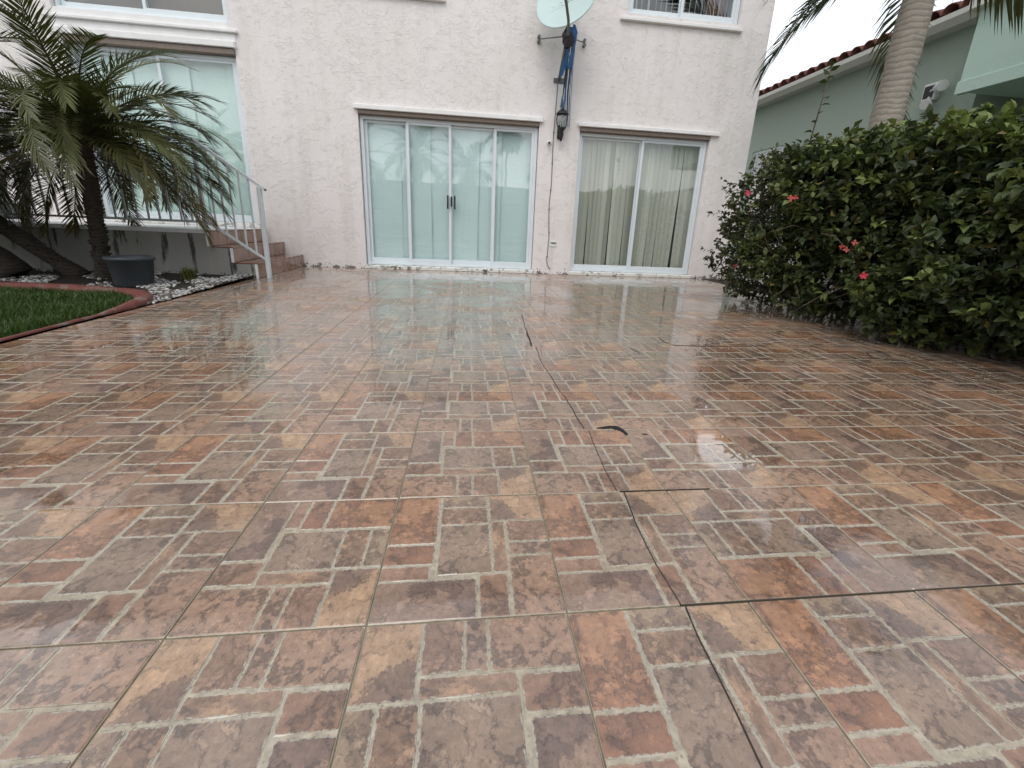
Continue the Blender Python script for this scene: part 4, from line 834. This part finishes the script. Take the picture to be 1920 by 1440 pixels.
def flower(root, c, r, mat, npet=5, seed=0):
    r_ = random.Random(seed); c = Vector(c); n_ = (facing(c) + Vector((r_.uniform(-.3, .3), 0, r_.uniform(0, .4)))).normalized(); a0 = n_.cross(Vector((0, 0, 1))).normalized(); b0 = n_.cross(a0); V = []; F = []
    for k in range(npet):
        a = 2 * PI * k / npet + r_.uniform(-.2, .2); d = a0 * math.cos(a) + b0 * math.sin(a); s_ = n_.cross(d); rr = r * r_.uniform(.8, 1.15); q = len(V)
        V += [c, c + d * rr * .5 - s_ * rr * .36 + n_ * rr * .28, c + d * rr * .92 - s_ * rr * .28 + n_ * rr * .22, c + d * rr * 1.05 + n_ * rr * .05, c + d * rr * .92 + s_ * rr * .28 + n_ * rr * .22, c + d * rr * .5 + s_ * rr * .36 + n_ * rr * .28, c + d * rr * .55 + n_ * rr * .12]
        F += [(q, q + 6, q + 1), (q + 1, q + 6, q + 2), (q + 2, q + 6, q + 3), (q + 3, q + 6, q + 4), (q + 4, q + 6, q + 5), (q + 5, q + 6, q)]
    MB().add(V, F, True).build('flower', M[mat], root)
hf = lambda y: np.interp(y, [1.0, 2.2, 3.0, 3.7, 4.3, 4.8, 5.3], [1.46, 1.40, 1.37, 1.43, 1.34, 1.12, .85])
bou = empty('bougainvillea_shrub', (3.0, 4.4, 0), 'dark small leaved flowering shrub nearest the house wall', 'shrub'); hib = empty('hibiscus_shrub', (3.3, 2.5, 0), 'tall dense green shrub with broad leaves at the right edge', 'shrub')
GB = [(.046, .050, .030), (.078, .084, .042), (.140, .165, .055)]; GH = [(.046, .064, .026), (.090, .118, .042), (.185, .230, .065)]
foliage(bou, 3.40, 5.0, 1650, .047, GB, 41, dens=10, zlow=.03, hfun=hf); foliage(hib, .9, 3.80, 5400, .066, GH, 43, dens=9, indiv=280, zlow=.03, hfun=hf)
branches(bou, 3.5, 4.9, 30, hf, 5); branches(hib, 1.2, 3.6, 30, hf, 6)
flower(bou, (2.56, 3.98, 1.083), .030, 'bract', 5, 1); flower(bou, (2.42, 3.22, .990), .026, 'orange', 4, 2); flower(bou, (2.42, 3.17, .995), .022, 'orange', 4, 3); flower(bou, (2.60, 4.08, 1.13), .020, 'orange', 4, 8)
flower(hib, (2.70, 2.95, .66), .019, 'orange', 4, 4); flower(hib, (2.70, 2.90, .64), .019, 'orange', 4, 5); flower(hib, (2.71, 2.86, .69), .020, 'orange', 4, 6); flower(hib, (2.74, 2.75, .475), .028, 'bract', 5, 7); flower(bou, (2.55, 3.95, .42), .02, 'orange', 4, 9)
# tall shoot
sp = [Vector((3.08, 4.01, 1.36)), Vector((3.09, 4.0, 1.62)), Vector((3.10, 3.98, 1.90)), Vector((3.115, 3.965, 2.16))]; MB().tube(sp, [.007, .006, .005, .003], 6).build('shoot', M['stem'], bou)
P = []; Dr = []
for k in range(34):
    u = (k / 34) ** .8; i = min(int(u * 3), 2); c = sp[i].lerp(sp[i + 1], u * 3 - i); a = k * 2.4
    if .3 < u < .85 and k % 3: continue
    P.append(c); Dr.append((math.cos(a), math.sin(a), .15 if u < .9 else .6))
V, F0, CC = leaves(np.array(P), np.array(Dr), np.full(len(P), .075), np.tile(np.array([(.030, .05, .02)]), (len(P), 1)))
for b in range(len(P)): link('leaf', npmesh('leaf', V[b], F0, M['leaf'], tint=CC[b]), bou)

# ------------------------------------------------------------------ neighbour's house
nb_ = empty('neighbour_house', (9.0, 9.0, 0), 'sage green and mint stucco neighbouring house with terracotta roof', 'house'); XW, XE = 7.40, 7.08
NZ = 3.88
w = MB(); V = []
ya, yb = 6.38, 17.0; wy0, wy1, wz0, wz1 = 10.45, 11.62, 1.60, 2.80
for (a, b, c, d) in ((ya, wy0, 0, NZ), (wy1, yb, 0, NZ), (wy0, wy1, 0, wz0), (wy0, wy1, wz1, NZ)): w.add([(XW, a, c), (XW, b, c), (XW, b, d), (XW, a, d)], [(3, 2, 1, 0)])
for yy, s_ in ((wy0, 1), (wy1, -1)): w.add([(XW, yy, wz0), (XW + .12, yy, wz0), (XW + .12, yy, wz1), (XW, yy, wz1)], [(0, 1, 2, 3)])
w.add([(XW, wy0, wz1), (XW + .12, wy0, wz1), (XW + .12, wy1, wz1), (XW, wy1, wz1)], [(0, 1, 2, 3)]); w.add([(XW, wy0, wz0), (XW + .12, wy0, wz0), (XW + .12, wy1, wz0), (XW, wy1, wz0)], [(3, 2, 1, 0)])
w.add([(XW, ya, 0), (XW + 1.2, ya, 0), (XW + 1.2, ya, NZ), (XW, ya, NZ)], [(0, 1, 2, 3)]); w.box(XW + 1.2, XW + 1.4, -2.0, ya + .3, 0, NZ); w.box(XW, 15, yb, yb + .2, 0, NZ)
w.build('wall', M['green'], nb_)
MB().box(6.92, XW + 1.35, -2.0, 6.24, 2.80, NZ + .35).build('mint_wall', M['mint'], nb_); MB().box(6.90, 6.99, -2.0, 6.262, 2.765, 2.93, .005).build('fascia_band', M['mint'], nb_); MB().box(6.80, 7.0, -2.0, 6.33, 3.80, 3.95, .01).build('gutter', M['gutter'], nb_)
gt = MB(); gt.add([(XE, 6.30, 3.80), (XE, 17, 3.80), (XE - .10, 17, 3.88), (XE - .10, 6.30, 3.88), (XE - .11, 17, 3.95), (XE - .11, 6.30, 3.95), (XE + .02, 17, 3.95), (XE + .02, 6.30, 3.95)], [(0, 1, 2, 3), (3, 2, 4, 5), (5, 4, 6, 7), (0, 3, 5, 7)]); gt.build('gutter', M['gutter'], nb_)
MB().box(XE, XW + .05, 6.30, 17, 3.84, 3.88).build('soffit', M['gutter'], nb_)
nw = MB(); nw.box(XW + .03, XW + .09, wy0, wy0 + .06, wz0, wz1); nw.box(XW + .03, XW + .09, wy1 - .06, wy1, wz0, wz1); nw.box(XW + .03, XW + .09, wy0 + .06, wy1 - .06, wz1 - .06, wz1); nw.box(XW + .03, XW + .09, wy0 + .06, wy1 - .06, wz0, wz0 + .06); wo = nw.build('window', M['frame'], nb_)
link('pane', MB().box(XW + .05, XW + .056, wy0 + .05, wy1 - .05, wz0 + .05, wz1 - .05).mesh('pane', M['glass']), wo, loc=(0, 0, 0)); MB().box(XW + .13, XW + .15, wy0, wy1, wz0, wz1).build('window_shade', M['brownpaper'], nb_)
rs = MB(); rs.add([(XE - .06, -2.2, 3.96), (XE - .06, 17.3, 3.96), (12.5, 17.3, 5.6), (12.5, -2.2, 5.6)], [(3, 2, 1, 0)]); rs.build('roof', M['rooftile'], nb_)
tl = MB(); V = []; F = []
for i in range(2):
    for k in range(9): a = PI * k / 8; rr_ = .105 if i == 0 else .088; V.append((i * .46, math.cos(a) * rr_, math.sin(a) * rr_ * .85 + (0 if i == 0 else .0)))
for i in range(2):
    for k in range(9): a = PI * k / 8; rr_ = (.105 if i == 0 else .088) - .016; V.append((i * .46, math.cos(a) * rr_, math.sin(a) * rr_ * .85))
for k in range(8): F += [(k, k + 1, 9 + k + 1, 9 + k), (18 + k, 27 + k, 27 + k + 1, 18 + k + 1), (k, 18 + k, 18 + k + 1, k + 1)]
tlm = MB().add(V, F, True).mesh('roof_tile', M['rooftile']); sl = math.atan2(1.64, 12.5 - XE)
for q in range(3):
    y = 16.8
    while y > 1.2:
        o = link('roof_tile', tlm, nb_, loc=Vector((XE - .10 + q * .40, y, 3.975 + q * .40 * math.tan(sl) + random.uniform(-.006, .006))) - nb_.location); o.rotation_euler = (0, -sl + random.gauss(0, .02), random.gauss(0, .03)); o.scale = (1, 1.25, 1.2); y -= .272
fl = empty('floodlight', (XW, 6.67, 2.99), 'white twin floodlight fixture on the sage green wall', 'floodlight')
fy, fz = 7.03, 3.03
MB().box(XW - .10, XW - .001, fy - .10, fy + .12, fz - .13, fz + .13, .015).build('housing', M['white'], fl); MB().box(XW - .104, XW - .099, fy - .07, fy + .09, fz - .09, fz + .09).build('sensor_face', M['black'], fl)
for dz, dy in ((.02, -.26), (-.20, -.10)):
    MB().tube([(XW - .10, fy - .02, fz + dz * .4), (XW - .15, fy + dy * .5, fz + dz * .8)], .018, 8).build('arm', M['white'], fl); MB().tube([(XW - .14, fy + dy * .5, fz + dz * .8), (XW - .20, fy + dy, fz + dz), (XW - .24, fy + dy * 1.25, fz + dz - .02)], [.045, .07, .075], 14).build('lamp_head', M['white'], fl)

# ------------------------------------------------------------------ what stands behind the camera and shows in the glass
bh = MB(); bh.box(-9, 8, -6.6, -6.3, -.05, 2.25); tag(bh.build('rear_fence', simple('dark_rear_fence', (.17, .18, .15), .9, var=.4, scale=2)), 'dark fence behind the camera, seen as the dark reflection in the glass', 'fence')
for k, (x, y, h, r, L_) in enumerate(((-4.4, -4.6, 2.9, .10, 1.7), (-2.2, -5.2, 3.3, .10, 1.8), (-.2, -4.8, 2.7, .09, 1.5), (1.55, -7.5, 4.4, .05, .8), (3.2, -7.2, 3.0, .06, .7))):
    palm('garden_palm', ['palm reflected in the first pane of the four panel door', 'palm reflected in the second pane of the four panel door', 'palm reflected in the third pane of the four panel door', 'slim tall palm reflected in the fourth pane of the door', 'short slim palm reflected at the edge of the fourth pane'][k], (x, y, 0), (x + .1, y, h), r, r * .8, crown(22, 60 + k, e1=-.6), L_, .45, 30, (.035, .055, .016), 'bark', 70 + k, group='palms behind the camera', wid=.016, hang=.6)
